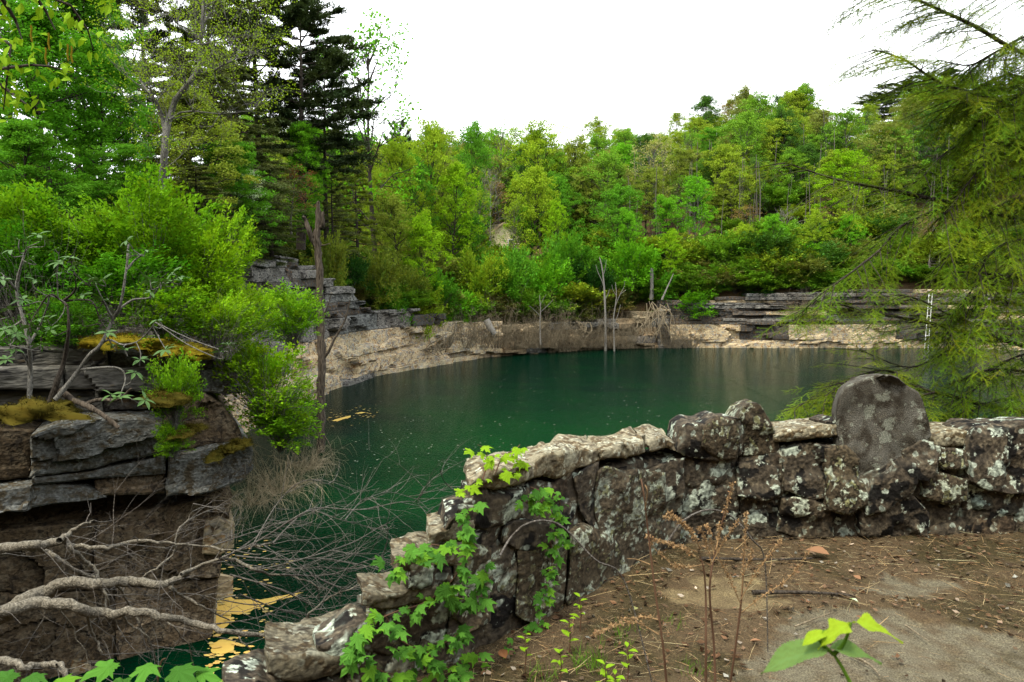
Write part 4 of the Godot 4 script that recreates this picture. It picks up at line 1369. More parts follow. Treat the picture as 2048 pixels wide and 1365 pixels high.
func near_left_shrubs() -> void:
	var az := [grow_bush(400, 1.6, 2.3, 1.4, 560, 40, 0.075, 0.012), grow_bush(401, 1.6, 2.2, 1.4, 540, 40, 0.075, 0.012), grow_bush(402, 0.9, 1.3, 0.8, 230, 34, 0.066, 0.01, 0.12)]
	var A := [
		[0, 130, 640, 14.6, 395, 330, "azalea", "big green azalea filling the bank above the mossy ledge"],
		[1, 300, 630, 14.9, 392, 330, "azalea", "bright azalea under the foot of the grey-barked tree"],
		[1, 400, 660, 14.8, 450, 240, "lime", "feathery bright azalea sloping towards the rock wall"],
		[0, 480, 700, 14.6, 560, 170, "lime", "yellow-green azalea at the outer end of the bank"],
		[1, 20, 640, 13.6, 450, 260, "maple", "dark green azalea by the first rhododendron stems"],
		[2, 240, 650, 13.6, 520, 260, "maple", "low azalea in front of the others, over the golden moss"],
		[2, 40, 715, 12.7, 650, 150, "maple", "low green shrub behind the leaning rhododendron stems"],
		[2, 150, 705, 12.8, 600, 170, "green", "low dark green shrub over the left end of the golden moss carpet"],
		[2, 330, 700, 13.3, 585, 190, "azalea", "bushy azalea directly over the golden moss patch"],
		[2, 430, 715, 13.6, 610, 150, "lime", "small lime azalea just inside the outer end of the top ledge"],
		[2, 590, 700, 17.0, 590, 140, "azalea", "shrub leaning out of the gap between the near cliff and the rock wall"],
		[2, 530, 850, 14.3, 700, 190, "lime", "lime shrub leaning out over the corner of the near cliff"],
		[2, 560, 905, 14.2, 800, 170, "azalea", "leafy shrub hanging down past the corner of the near cliff to the bare twigs"],
		[2, 350, 860, 12.3, 735, 110, "azalea", "small bright shrub growing from the mossy ledge in the cliff face"],
		[2, 350, 920, 12.2, 855, 80, "azalea", "little green sprig below the mossy ledge on the big block"],
	]
	for i in A.size():
		var a: Array = A[i]
		var p := at(a[1], a[2], a[3])
		plant("azalea_shrub", az[a[0]], p, at(a[1], a[4], a[3]).y - p.y, a[5] / F * a[3], i * 1.7, M.grey_bark, M[a[6]], a[7], "shrub", "azaleas and shrubs on the near cliff", "stem", "foliage")
	# low growth that covers the soil of the near bank
	rng.seed = 405
	var cover := grow_bush(406, 0.5, 0.5, 0.5, 46, 26, 0.05, 0.006)
	var spots := []
	var hues := []
	for i in 900:
		var x := rng.randf_range(-22.0, -5.0)
		var z := rng.randf_range(-40.0, -11.5)
		var s := shore_at(x, z)
		if s[0] < 1.0 or s[0] > 14.0:
			continue
		spots.append(Transform3D(Basis(Vector3.UP, rng.randf() * TAU).scaled(Vector3.ONE * rng.randf_range(0.8, 2.0)), Vector3(x, ground(x, z) - 0.05, z)))
		hues.append((Color(0.10, 0.25, 0.012) if rng.randf() < 0.6 else Color(0.16, 0.20, 0.02)) * tint(0.7, 1.3))
	var gc := many("undergrowth", cover[1], leafy(Color.WHITE, 0.8), self, spots, hues)
	tag(gc, "low green undergrowth covering the soil of the near bank", "undergrowth")
	# bare hanging twigs at the cliff corner
	var hang := [grow_brush(410, 1.2, 1.6, 90, 2.2, 0.006), grow_brush(411, 1.0, 1.5, 70, 2.2, 0.006)]
	for h in [[0, 565, 985, 14.4, 850, 190, "straw-coloured bare twigs hanging in a curtain from the cliff corner over the water"], [1, 500, 1010, 14.0, 900, 160, "bare twigs drooping under the leafy shrub on the cliff corner"], [1, 620, 940, 14.8, 850, 110, "outermost bare drooping twigs next to the standing dead trunk"]]:
		var p := at(h[1], h[2], h[3])
		plant("hanging_twigs", hang[h[0]], p, at(h[1], h[4], h[3]).y - p.y, h[5] / F * h[3], h[1], M.straw_twig, M.green, h[6], "brush", "bare hanging twigs", "twigs")
	var bare := grow_brush(412, 1.3, 1.5, 46, 0.35, 0.008)
	for h in [[70, 700, 12.6, 470, 200, "thin grey leafless stems among the first rhododendrons"], [260, 690, 12.8, 560, 170, "tangle of bare grey stems over the golden moss carpet"], [430, 720, 13.2, 600, 150, "bare grey stems poking out of the small lime azalea"], [540, 830, 13.8, 700, 150, "grey forked stems inside the shrub at the corner of the near cliff"]]:
		var p := at(h[0], h[1], h[2])
		plant("bare_shrub", bare, p, at(h[0], h[3], h[2]).y - p.y, h[4] / F * h[2], h[0], M.thin_grey, M.green, h[5], "shrub", "bare shrubs on the near cliff", "twigs")
	# rhododendrons with crooked stems and leathery leaves
	rng.seed = 420
	var lm := oval_leaf(0.36)
	var R := [
		["tall rhododendron with thin crooked stems at the edge of the view", 12.0, [[58, 800, 60, 740, 57, 690, 46, 640, 32, 580, 45, 520, 52, 500], [57, 690, 80, 650, 95, 610, 100, 592, 130, 605], [46, 640, 20, 655, 0, 650], [60, 740, 40, 700, 15, 690], [32, 580, 15, 560, 0, 545]],
			[[38, 480], [75, 470], [22, 500], [60, 520], [110, 500], [15, 620], [70, 560], [95, 640], [28, 700], [12, 720], [80, 690], [8, 660], [20, 680], [45, 600], [88, 480], [5, 560], [30, 668]]],
		["rhododendron with a dark upright stem forking above the ledge", 11.8, [[100, 810, 115, 760, 128, 720, 137, 660, 134, 612], [134, 612, 120, 600, 98, 590, 75, 620, 58, 650], [134, 612, 160, 600, 185, 605, 200, 640, 215, 660], [134, 612, 150, 580, 148, 545]],
			[[150, 530], [140, 515], [120, 545], [175, 560], [205, 600], [230, 690], [100, 660], [75, 640], [165, 640], [215, 665], [60, 655], [165, 590], [120, 525], [185, 560]]],
		["rhododendron whose long stem slants across the mossy ledge", 11.7, [[110, 800, 150, 750, 175, 715, 200, 690, 225, 640, 240, 610, 252, 540, 256, 490], [200, 690, 215, 680, 245, 690, 280, 680, 310, 645], [240, 610, 265, 600, 300, 595, 320, 570], [160, 742, 230, 735, 250, 755, 240, 790], [225, 640, 205, 600, 190, 570], [252, 540, 270, 520, 285, 510]],
			[[252, 482], [262, 505], [290, 500], [320, 565], [345, 560], [300, 585], [315, 640], [280, 720], [250, 700], [330, 700], [290, 800], [240, 795], [222, 790], [345, 545], [360, 555], [300, 560], [440, 705], [455, 690], [205, 560], [270, 745]]],
	]
	for i in R.size():
		var r: Array = R[i]
		var t := thing("rhododendron", r[0], "shrub", at(r[2][0][0], r[2][0][1], r[1]), "rhododendrons on the near cliff")
		var wo := MB.new()
		var sofar := PackedVector3Array()
		var closest := func(q: Vector3) -> Vector3:
			var best: Vector3 = sofar[0]
			for e in sofar:
				if e.distance_squared_to(q) < best.distance_squared_to(q):
					best = e
			return best
		for k in r[2].size():
			var raw := line(r[2][k], r[1] - 0.3, r[1] - 0.7 if k else r[1] - 0.5, 0.08)
			if k:
				raw[0] = closest.call(raw[0])
			var p := smooth(raw)
			for e in p:
				sofar.append(e)
			wo.tube(moved(p, t.position), taper(p.size(), (0.05 if i == 1 else 0.038) if k == 0 else 0.02, 0.014 if k == 0 else 0.006, 0.12), 6, Color.WHITE, 0.1)
		for w in r[3]:
			var c := at(w[0], w[1], r[1] - 0.8 + rng.randf_range(-0.2, 0.2)) - t.position
			var ax := (Vector3.UP + rv() * 0.5).normalized()
			var root: Vector3 = (closest.call(c + t.position) as Vector3) - t.position
			var st := smooth(PackedVector3Array([root, root.lerp(c - ax * 0.1, 0.5) + rv() * 0.06, c - ax * 0.1, c]), 3)
			wo.tube(st, taper(st.size(), 0.009, 0.006), 4, Color.WHITE)
			var cnt := rng.randi_range(5, 8)
			var sp := rng.randf() * TAU
			for j in cnt:
				var a := sp + TAU * j / cnt
				var side := ax.cross(Vector3(0.3, 0.2, 1)).normalized()
				var dir := (side * cos(a) + ax.cross(side) * sin(a) + ax * rng.randf_range(-0.35, 0.4)).normalized()
				var lf := put("leaf", lm, M.rhodo, t)
				lf.transform = Transform3D(Basis.looking_at(dir, (ax + rv() * 0.3).normalized()).scaled(Vector3.ONE * rng.randf_range(0.11, 0.18)), c + dir * 0.01)
		put("stem", wo.mesh(), M.grey_bark if i != 1 else M.dark_bark, t)
	# old roots on the ledge
	var RT := [["brown root lying down across the mossy ledge", [118, 780, 145, 800, 172, 812, 205, 830, 236, 856], 0.055], ["thinner root curling along the foot of the ledge", [165, 812, 195, 800, 235, 800, 262, 778], 0.035]]
	for r in RT:
		var p := smooth(line(r[1], 11.5, 11.2, 0.05))
		var o := MB.new()
		o.tube(moved(p, p[0]), taper(p.size(), r[2], r[2] * 0.6, 0.1), 8, Color.WHITE, 0.1)
		var m := put("tree_root", o.mesh(), M.snag_bark, self)
		m.position = p[0]
		tag(m, r[0], "root")
	# moss
	var MO := [
		[70, 828, 11.2, 78, 34, "moss", "wide brown-green moss cushion on the ledge at the edge of the view"], [240, 690, 12.6, 72, 24, "gold_moss", "golden moss carpet under the azaleas"], [345, 703, 12.9, 60, 18, "gold_moss", "golden moss patch towards the outer end of the top ledge"],
		[400, 712, 13.1, 26, 16, "gold_moss", "small golden moss tuft hanging over the outer end of the top ledge"], [335, 800, 12.2, 42, 20, "moss", "rusty moss pad under the small bright shrub"], [375, 862, 12.5, 26, 10, "moss", "thin moss patch on the tan block"],
		[442, 908, 13.0, 18, 12, "moss", "round moss tuft on the lower bed near the cliff corner"], [470, 893, 13.2, 20, 11, "moss", "moss tuft at the very corner of the cliff"],
	]
	for q in MO:
		var rx: float = q[3] / F * q[2]
		var ry: float = q[4] / F * q[2]
		var o := thing("moss_cushion", q[6], "moss", at(q[0], q[1], q[2]), "moss on the near cliff")
		var fz := MB.new()
		var dome := MB.new()
		for r in 9:
			for s in 25:
				var a := TAU * s / 24.0
				var e := PI * 0.5 * r / 8.0
				var p := Vector3(cos(a) * sin(e) * rx, cos(e) * ry - ry * 0.25, sin(a) * sin(e) * 0.4)
				p *= 1.0 + 0.9 * nz.get_noise_3d((p.x + q[0]) * 40.0, p.y * 40.0, p.z * 40.0) + 0.5 * nz.get_noise_3d((p.x + q[0]) * 110.0, p.y * 110.0, p.z * 110.0)
				dome.v.append(p)
				dome.c.append(tint(0.75, 1.2, 0.1))
		for r in 8:
			for s in 24:
				var a := r * 25 + s
				dome.ix.append_array([a, a + 1, a + 25, a + 1, a + 26, a + 25])
		for k in int(5000 * sqrt(rx)):
			var u := dome.v[rng.randi() % dome.v.size()] + rv() * 0.035
			fz.blade(u, (u.normalized() + rv() * 0.8).normalized() * 0.035, rv().normalized(), 0.012, tint(0.45, 1.5, 0.12))
		var st := SurfaceTool.new()
		st.create_from(dome.mesh(), 0)
		st.generate_normals()
		put("pad", st.commit(), M[q[5]], o)
		put("fuzz", fz.mesh(), M[q[5]], o, "stuff")


func dead_trees() -> void:
	rng.seed = 700
	var snag := thing("dead_tree", "tall dead barkless trunk with a forked top standing in the water before the rock wall", "dead tree", at(641, 905, 29.0))
	var wo := MB.new()
	var p := smooth(line([640, 960, 641, 905, 642, 850, 641, 800, 643, 740, 642, 680, 641, 640, 638, 590, 639, 540, 635, 500, 634, 470, 637, 440, 636, 404], 29.0, 29.0, 0.02), 5)
	var r := PackedFloat32Array()
	for k in p.size():
		var t := float(k) / (p.size() - 1)
		r.append(lerpf(0.165, 0.12, t) * (1.0 + 0.1 * sin(k * 1.9) + 0.06 * sin(k * 4.7)) * (0.55 if t > 0.96 else 1.0))
	wo.tube(moved(p, snag.position), r, 14, Color.WHITE, 0.13)
	put("trunk", wo.mesh(), M.snag_bark, snag)
	for l in [[[634, 490, 624, 478, 617, 460, 611, 440, 606, 434], 0.13, 0.05], [[642, 720, 656, 705, 668, 680, 690, 640, 700, 600], 0.07, 0.02], [[641, 455, 646, 450, 645, 432, 646, 424], 0.10, 0.04], [[640, 492, 650, 490, 660, 487], 0.03, 0.012], [[645, 870, 655, 882, 663, 900], 0.03, 0.01], [[644, 640, 656, 610, 662, 590], 0.03, 0.01]]:
		var m := MB.new()
		var q := smooth(line(l[0], 29.0, 28.8, 0.05))
		m.tube(moved(q, snag.position), taper(q.size(), l[1], l[2], 0.08), 8, Color.WHITE, 0.12)
		put("branch", m.mesh(), M.snag_bark, snag)
	var S := [
		["tallest drowned grey sapling, bare and straight, standing in the lake", [1211, 712, 1211, 660, 1210, 610, 1208, 570, 1204, 535, 1199, 515], 71.0, 0.13, [[1208, 575, 1203, 560, 1196, 545, 1192, 530], [1206, 552, 1210, 540, 1213, 520], [1210, 600, 1216, 590, 1219, 578]]],
		["shorter drowned sapling with a crooked forked top beside the tallest one", [1229, 712, 1228, 670, 1227, 640, 1231, 610, 1233, 590, 1231, 565], 70.6, 0.08, [[1230, 615, 1240, 590, 1248, 575, 1250, 562], [1233, 592, 1226, 580, 1224, 570], [1228, 650, 1236, 630, 1241, 610], [1240, 590, 1252, 580]]],
		["leaning pale sapling trunk on the bank of the bay", [1081, 690, 1080, 650, 1081, 620, 1079, 590], 66.2, 0.07, [[1081, 625, 1095, 612, 1106, 600], [1080, 632, 1066, 618, 1058, 612], [1080, 612, 1086, 600, 1092, 590]]],
		["white fallen log propped against the bank", [972, 640, 980, 655, 988, 668], 63.5, 0.301, []],
		["slanting pale stem rising out of the hanging roots", [1324, 600, 1335, 575, 1347, 548], 74.0, 0.11, []],
		["broken grey stub with a blunt top over the hanging roots", [1303, 600, 1304, 570, 1303, 538], 74.5, 0.2, []],
	]
	for s in S:
		var q := smooth(line(s[1], s[2], s[2], 0.03))
		var o := thing("dead_tree" if s[3] < 0.3 else "fallen_log", s[0], "dead tree" if s[3] < 0.3 else "log", q[0])
		var m := MB.new()
		m.tube(moved(q, q[0]), taper(q.size(), s[3], s[3] * 0.35 if s[3] < 0.2 else s[3] * 0.8, 0.06), 7, Color.WHITE, 0.08)
		put("trunk", m.mesh(), M.pale_bark if s[3] != 0.2 else M.grey_bark, o)
		for l in s[4]:
			var b := MB.new()
			var e := smooth(line(l, s[2], s[2] - 0.3, 0.05))
			b.tube(moved(e, q[0]), taper(e.size(), s[3] * 0.4, 0.02), 5, Color.WHITE)
			put("branch", b.mesh(), M.pale_bark, o)
	# roots that hang down the washed-out bank
	for g in [[1315, 600, 690, 72.8, 46, 22, "bundle of long pale roots fanning down the bank to the water"], [1285, 640, 692, 72.4, 20, 9, "few pale roots beside the larger bundle on the bank"], [870, 665, 720, 58.2, 40, 14, "driftwood roots splayed on the end of the rock wall"], [1165, 630, 690, 70.3, 30, 10, "twisted grey stump roots on the bank before the drowned saplings"]]:
		var top := at(g[0], g[1] + 8.0, g[3] + 0.4)
		var o := thing("bank_roots", g[6], "roots", top, "roots exposed on the far bank")
		for k in g[5]:
			var m := MB.new()
			var e := at(g[0] + rng.randf_range(-1, 1) * g[4], g[2] - rng.randf() * 30.0, g[3] - 0.5 - rng.randf() * 0.7)
			var from := top + Vector3(rng.randf_range(-1, 1) * g[4] / F * 40.0, rng.randf_range(-1.2, 0.3), 0)
			var mid := from.lerp(e, 0.5) + Vector3(rng.randf_range(-0.5, 0.5), rng.randf_range(-0.3, 0.5), 0.3)
			var q := smooth(PackedVector3Array([from, from.lerp(mid, 0.6) + rv() * 0.25, mid, e]))
			m.tube(moved(q, top), taper(q.size(), rng.randf_range(0.03, 0.055), 0.018, 0.15), 5, Color.WHITE)
			put("root", m.mesh(), M.tan_twig, o)


func quad(mb: MB, a: Vector3, b: Vector3, c: Vector3, d: Vector3, col := Color.WHITE) -> void:
	var k := mb.v.size()
	for p in [a, b, c, d]:
		mb.v.append(p)
		mb.c.append(col)
	mb.ix.append_array([k, k + 1, k + 2, k, k + 2, k + 3])

func box(called: String, s: Vector3, where: Vector3, mat: Material, parent: Node3D, rot := Vector3.ZERO) -> MeshInstance3D:
	var m := BoxMesh.new()
	m.size = s
	var o := put(called, m, mat, parent)
	o.position = where
	o.rotation = rot
	return o

func house_and_ladder() -> void:
	# cream house in the wood
	var p := at(998, 512, 93.0)
	var h := thing("house", "cream clapboard house with a brown gable roof half hidden in the trees", "house", p)
	h.rotation.y = 0.3
	var wall := MB.new()
	var W := 3.9
	var D := 4.0
	var E := 2.3
	var R := 3.7
	quad(wall, Vector3(-W / 2, E, D / 2), Vector3(W / 2, E, D / 2), Vector3(W / 2, -1, D / 2), Vector3(-W / 2, -1, D / 2))
	quad(wall, Vector3(W / 2, E, D / 2), Vector3(W / 2, E, -D / 2), Vector3(W / 2, -1, -D / 2), Vector3(W / 2, -1, D / 2))
	quad(wall, Vector3(-W / 2, E, -D / 2), Vector3(-W / 2, E, D / 2), Vector3(-W / 2, -1, D / 2), Vector3(-W / 2, -1, -D / 2))
	quad(wall, Vector3(W / 2, E, -D / 2), Vector3(-W / 2, E, -D / 2), Vector3(-W / 2, -1, -D / 2), Vector3(W / 2, -1, -D / 2))
	quad(wall, Vector3(-W / 2, E, D / 2), Vector3(0, R, D / 2), Vector3(0, R, D / 2), Vector3(W / 2, E, D / 2))
	put("wall", wall.mesh(), M.cream, h)
	for k in 14:
		box("clapboard", Vector3(W + 0.02, 0.035, 0.03), Vector3(0, -0.6 + k * 0.24, D / 2 + 0.012), M.cream, h)
	for s in [-1, 1]:
		var roof := box("roof", Vector3(0.12, 2.7, D + 0.8), Vector3(s * 1.08, 2.98, 0), M.shingle, h, Vector3(0, 0, s * 0.95))
		roof.name = "roof" if s < 0 else "roof_001"
	var win := box("window", Vector3(0.8, 1.0, 0.06), Vector3(0.9, 1.4, D / 2 + 0.03), M.white, h)
	box("pane", Vector3(0.64, 0.84, 0.04), Vector3(0, 0, 0.03), M.glass, win)
	# ladder on the cliff
	var top := at(1862, 588, 73.6)
	var foot := at(1853, 702, 73.2)
	var l := thing("ladder", "long white ladder hanging down the cliff into the lake", "ladder", foot)
	var d := (top - foot)
	for s in [-0.16, 0.16]:
		var m := MB.new()
		m.tube(PackedVector3Array([Vector3(s, 0, 0), d * 0.5 + Vector3(s, 0, 0), d + Vector3(s, 0, 0)]), PackedFloat32Array([0.032, 0.032, 0.032]), 6, Color.WHITE)
		put("rail", m.mesh(), M.white, l)
	for k in 17:
		var m := MB.new()
		var c := d * ((k + 0.5) / 17.0)
		m.tube(PackedVector3Array([c - Vector3(0.16, 0, 0), c, c + Vector3(0.16, 0, 0)]), PackedFloat32Array([0.022, 0.022, 0.022]), 5, Color.WHITE)
		put("rung", m.mesh(), M.wood if k % 2 else M.white, l)
	# steps above it
	var a := at(1868, 545, 76.0)
	var b := at(1878, 455, 82.0)
	var st := thing("wooden_steps", "weathered wooden steps with handrails climbing the hill above the ladder", "steps", a)
	var run := b - a
	for k in 18:
		box("tread", Vector3(0.9, 0.06, 0.26), run * (k / 17.0), M.thin_grey, st)
	for s in [-0.5, 0.5]:
		var m := MB.new()
		m.tube(PackedVector3Array([Vector3(s, 0.9, 0), run * 0.5 + Vector3(s, 0.9, 0), run + Vector3(s, 0.9, 0)]), PackedFloat32Array([0.05, 0.05, 0.05]), 5, Color.WHITE)
		put("handrail", m.mesh(), M.thin_grey, st)
		for k in 4:
			box("post", Vector3(0.08, 1.6, 0.08), run * (k / 3.0) + Vector3(s, 0.2, 0), M.thin_grey, st)
		var sgr := MB.new()
		sgr.tube(PackedVector3Array([Vector3(s * 0.9, -0.1, 0), run * 0.5 + Vector3(s * 0.9, -0.1, 0), run + Vector3(s * 0.9, -0.1, 0)]), PackedFloat32Array([0.08, 0.08, 0.08]), 4, Color.WHITE)
		put("stringer", sgr.mesh(), M.thin_grey, st)
	# pollen on the water by the near cliff
	var PO := [
		[[426, 1165, 436, 1160, 446, 1185, 470, 1200, 520, 1200, 575, 1190, 600, 1186, 560, 1202, 500, 1222, 455, 1232, 420, 1240, 400, 1220], "long pointed yellow film of pollen on the water at the foot of the near cliff"],
		[[415, 1232, 460, 1228, 466, 1245, 440, 1262, 420, 1270, 408, 1255], "small patch of yellow pollen below the long point"],
		[[420, 1290, 440, 1280, 470, 1283, 468, 1300, 440, 1312, 425, 1310], "separate round patch of yellow pollen nearest the wall"],
		[[664, 842, 680, 836, 700, 832, 704, 834, 686, 839, 672, 844], "pale yellow pollen streak by the standing dead trunk"],
		[[710, 827, 722, 824.5, 732, 825, 722, 827.5], "smallest yellow pollen fleck out from the dead trunk"],
	]
	for i in PO.size():
		var ctr := Vector3.ZERO
		var pts := []
		for k in range(0, PO[i][0].size(), 2):
			pts.append(on_y(PO[i][0][k], PO[i][0][k + 1], 0.006 + i * 0.002))
			ctr += pts[pts.size() - 1]
		ctr /= pts.size()
		var loop := PackedVector2Array()
		for k in pts.size():
			for j in 6:
				var q: Vector3 = (pts[k] as Vector3).lerp(pts[(k + 1) % pts.size()], j / 6.0) - ctr
				q *= 1.0 + 0.3 * nz.get_noise_2d((q.x + ctr.x) * 60.0, q.z * 60.0) + 0.12 * nz.get_noise_2d((q.x + ctr.x) * 200.0, q.z * 200.0)
				loop.append(Vector2(q.x, q.z))
		var m := MB.new()
		for q in loop:
			m.v.append(Vector3(q.x, 0, q.y))
			m.c.append(tint(0.85, 1.12, 0.06))
		var tri := Geometry2D.triangulate_polygon(loop)
		m.ix.append_array(tri)
		var o := put("pollen_film", m.mesh(), M.pollen, self)
		o.position = ctr
		tag(o, PO[i][1], "pollen", "pollen films on the lake")

	# flecks of pollen and leaf scraps adrift on the water
	rng.seed = 760
	var fleck := MB.new()
	for k in 6:
		var turn6 := TAU * k / 6.0
		fleck.v.append(Vector3(cos(turn6) * (0.5 + 0.2 * (k % 2)), 0, sin(turn6) * 0.5))
		fleck.c.append(Color.WHITE)
	fleck.ix.append_array([0, 2, 1, 0, 3, 2, 0, 4, 3, 0, 5, 4])
	var fl := []
	var fc := []
	for k in 900:
		var px := 0.0
		var py := 0.0
		if k < 260:
			px = 415.0 + absf(rng.randfn(0.0, 70.0))
			py = rng.randf_range(1080, 1400)
		elif k < 340:
			px = rng.randf_range(655, 760)
			py = 832.0 + rng.randfn(0.0, 7.0) - (px - 700.0) * 0.08
		else:
			px = rng.randf_range(700, 1500)
			py = rng.randf_range(725, 960)
		var sc := rng.randf_range(0.02, 0.09) * (1.0 if k < 340 else 0.6)
		fl.append(Transform3D(Basis(Vector3.UP, rng.randf() * TAU).scaled(Vector3(sc * 1.6, 1, sc)), on_y(px, py, 0.022 + 0.00001 * k)))
		fc.append((Color(0.5, 0.34, 0.09) if k < 340 else Color(0.26, 0.26, 0.2)) * tint(0.6, 1.1))
	var dr := many("drifting_flecks", fleck.mesh(), plain(Color.WHITE, 0.8), self, fl, fc)
	tag(dr, "flecks of pollen and leaf scraps adrift all over the lake", "flecks")


# ---------------------------------------------------------------- the parapet
const WD := [Vector2(300, 2.1), Vector2(480, 2.45), Vector2(550, 2.6), Vector2(700, 2.78), Vector2(900, 3.1), Vector2(1000, 3.35), Vector2(1130, 3.75), Vector2(1250, 4.2), Vector2(1330, 4.5), Vector2(1500, 4.72), Vector2(2100, 4.74), Vector2(2500, 4.74)]
const CAP := [Vector2(430, 1420), Vector2(520, 1390), Vector2(700, 1345), Vector2(728, 1250), Vector2(790, 1214), Vector2(830, 1166), Vector2(930, 1124), Vector2(945, 1000), Vector2(1060, 962), Vector2(1200, 940), Vector2(1355, 910), Vector2(1480, 910), Vector2(1560, 898), Vector2(1680, 882), Vector2(1860, 895), Vector2(1950, 885), Vector2(2100, 862), Vector2(2500, 862)]

func wall_d(px: float) -> float:
	return along(WD, px)

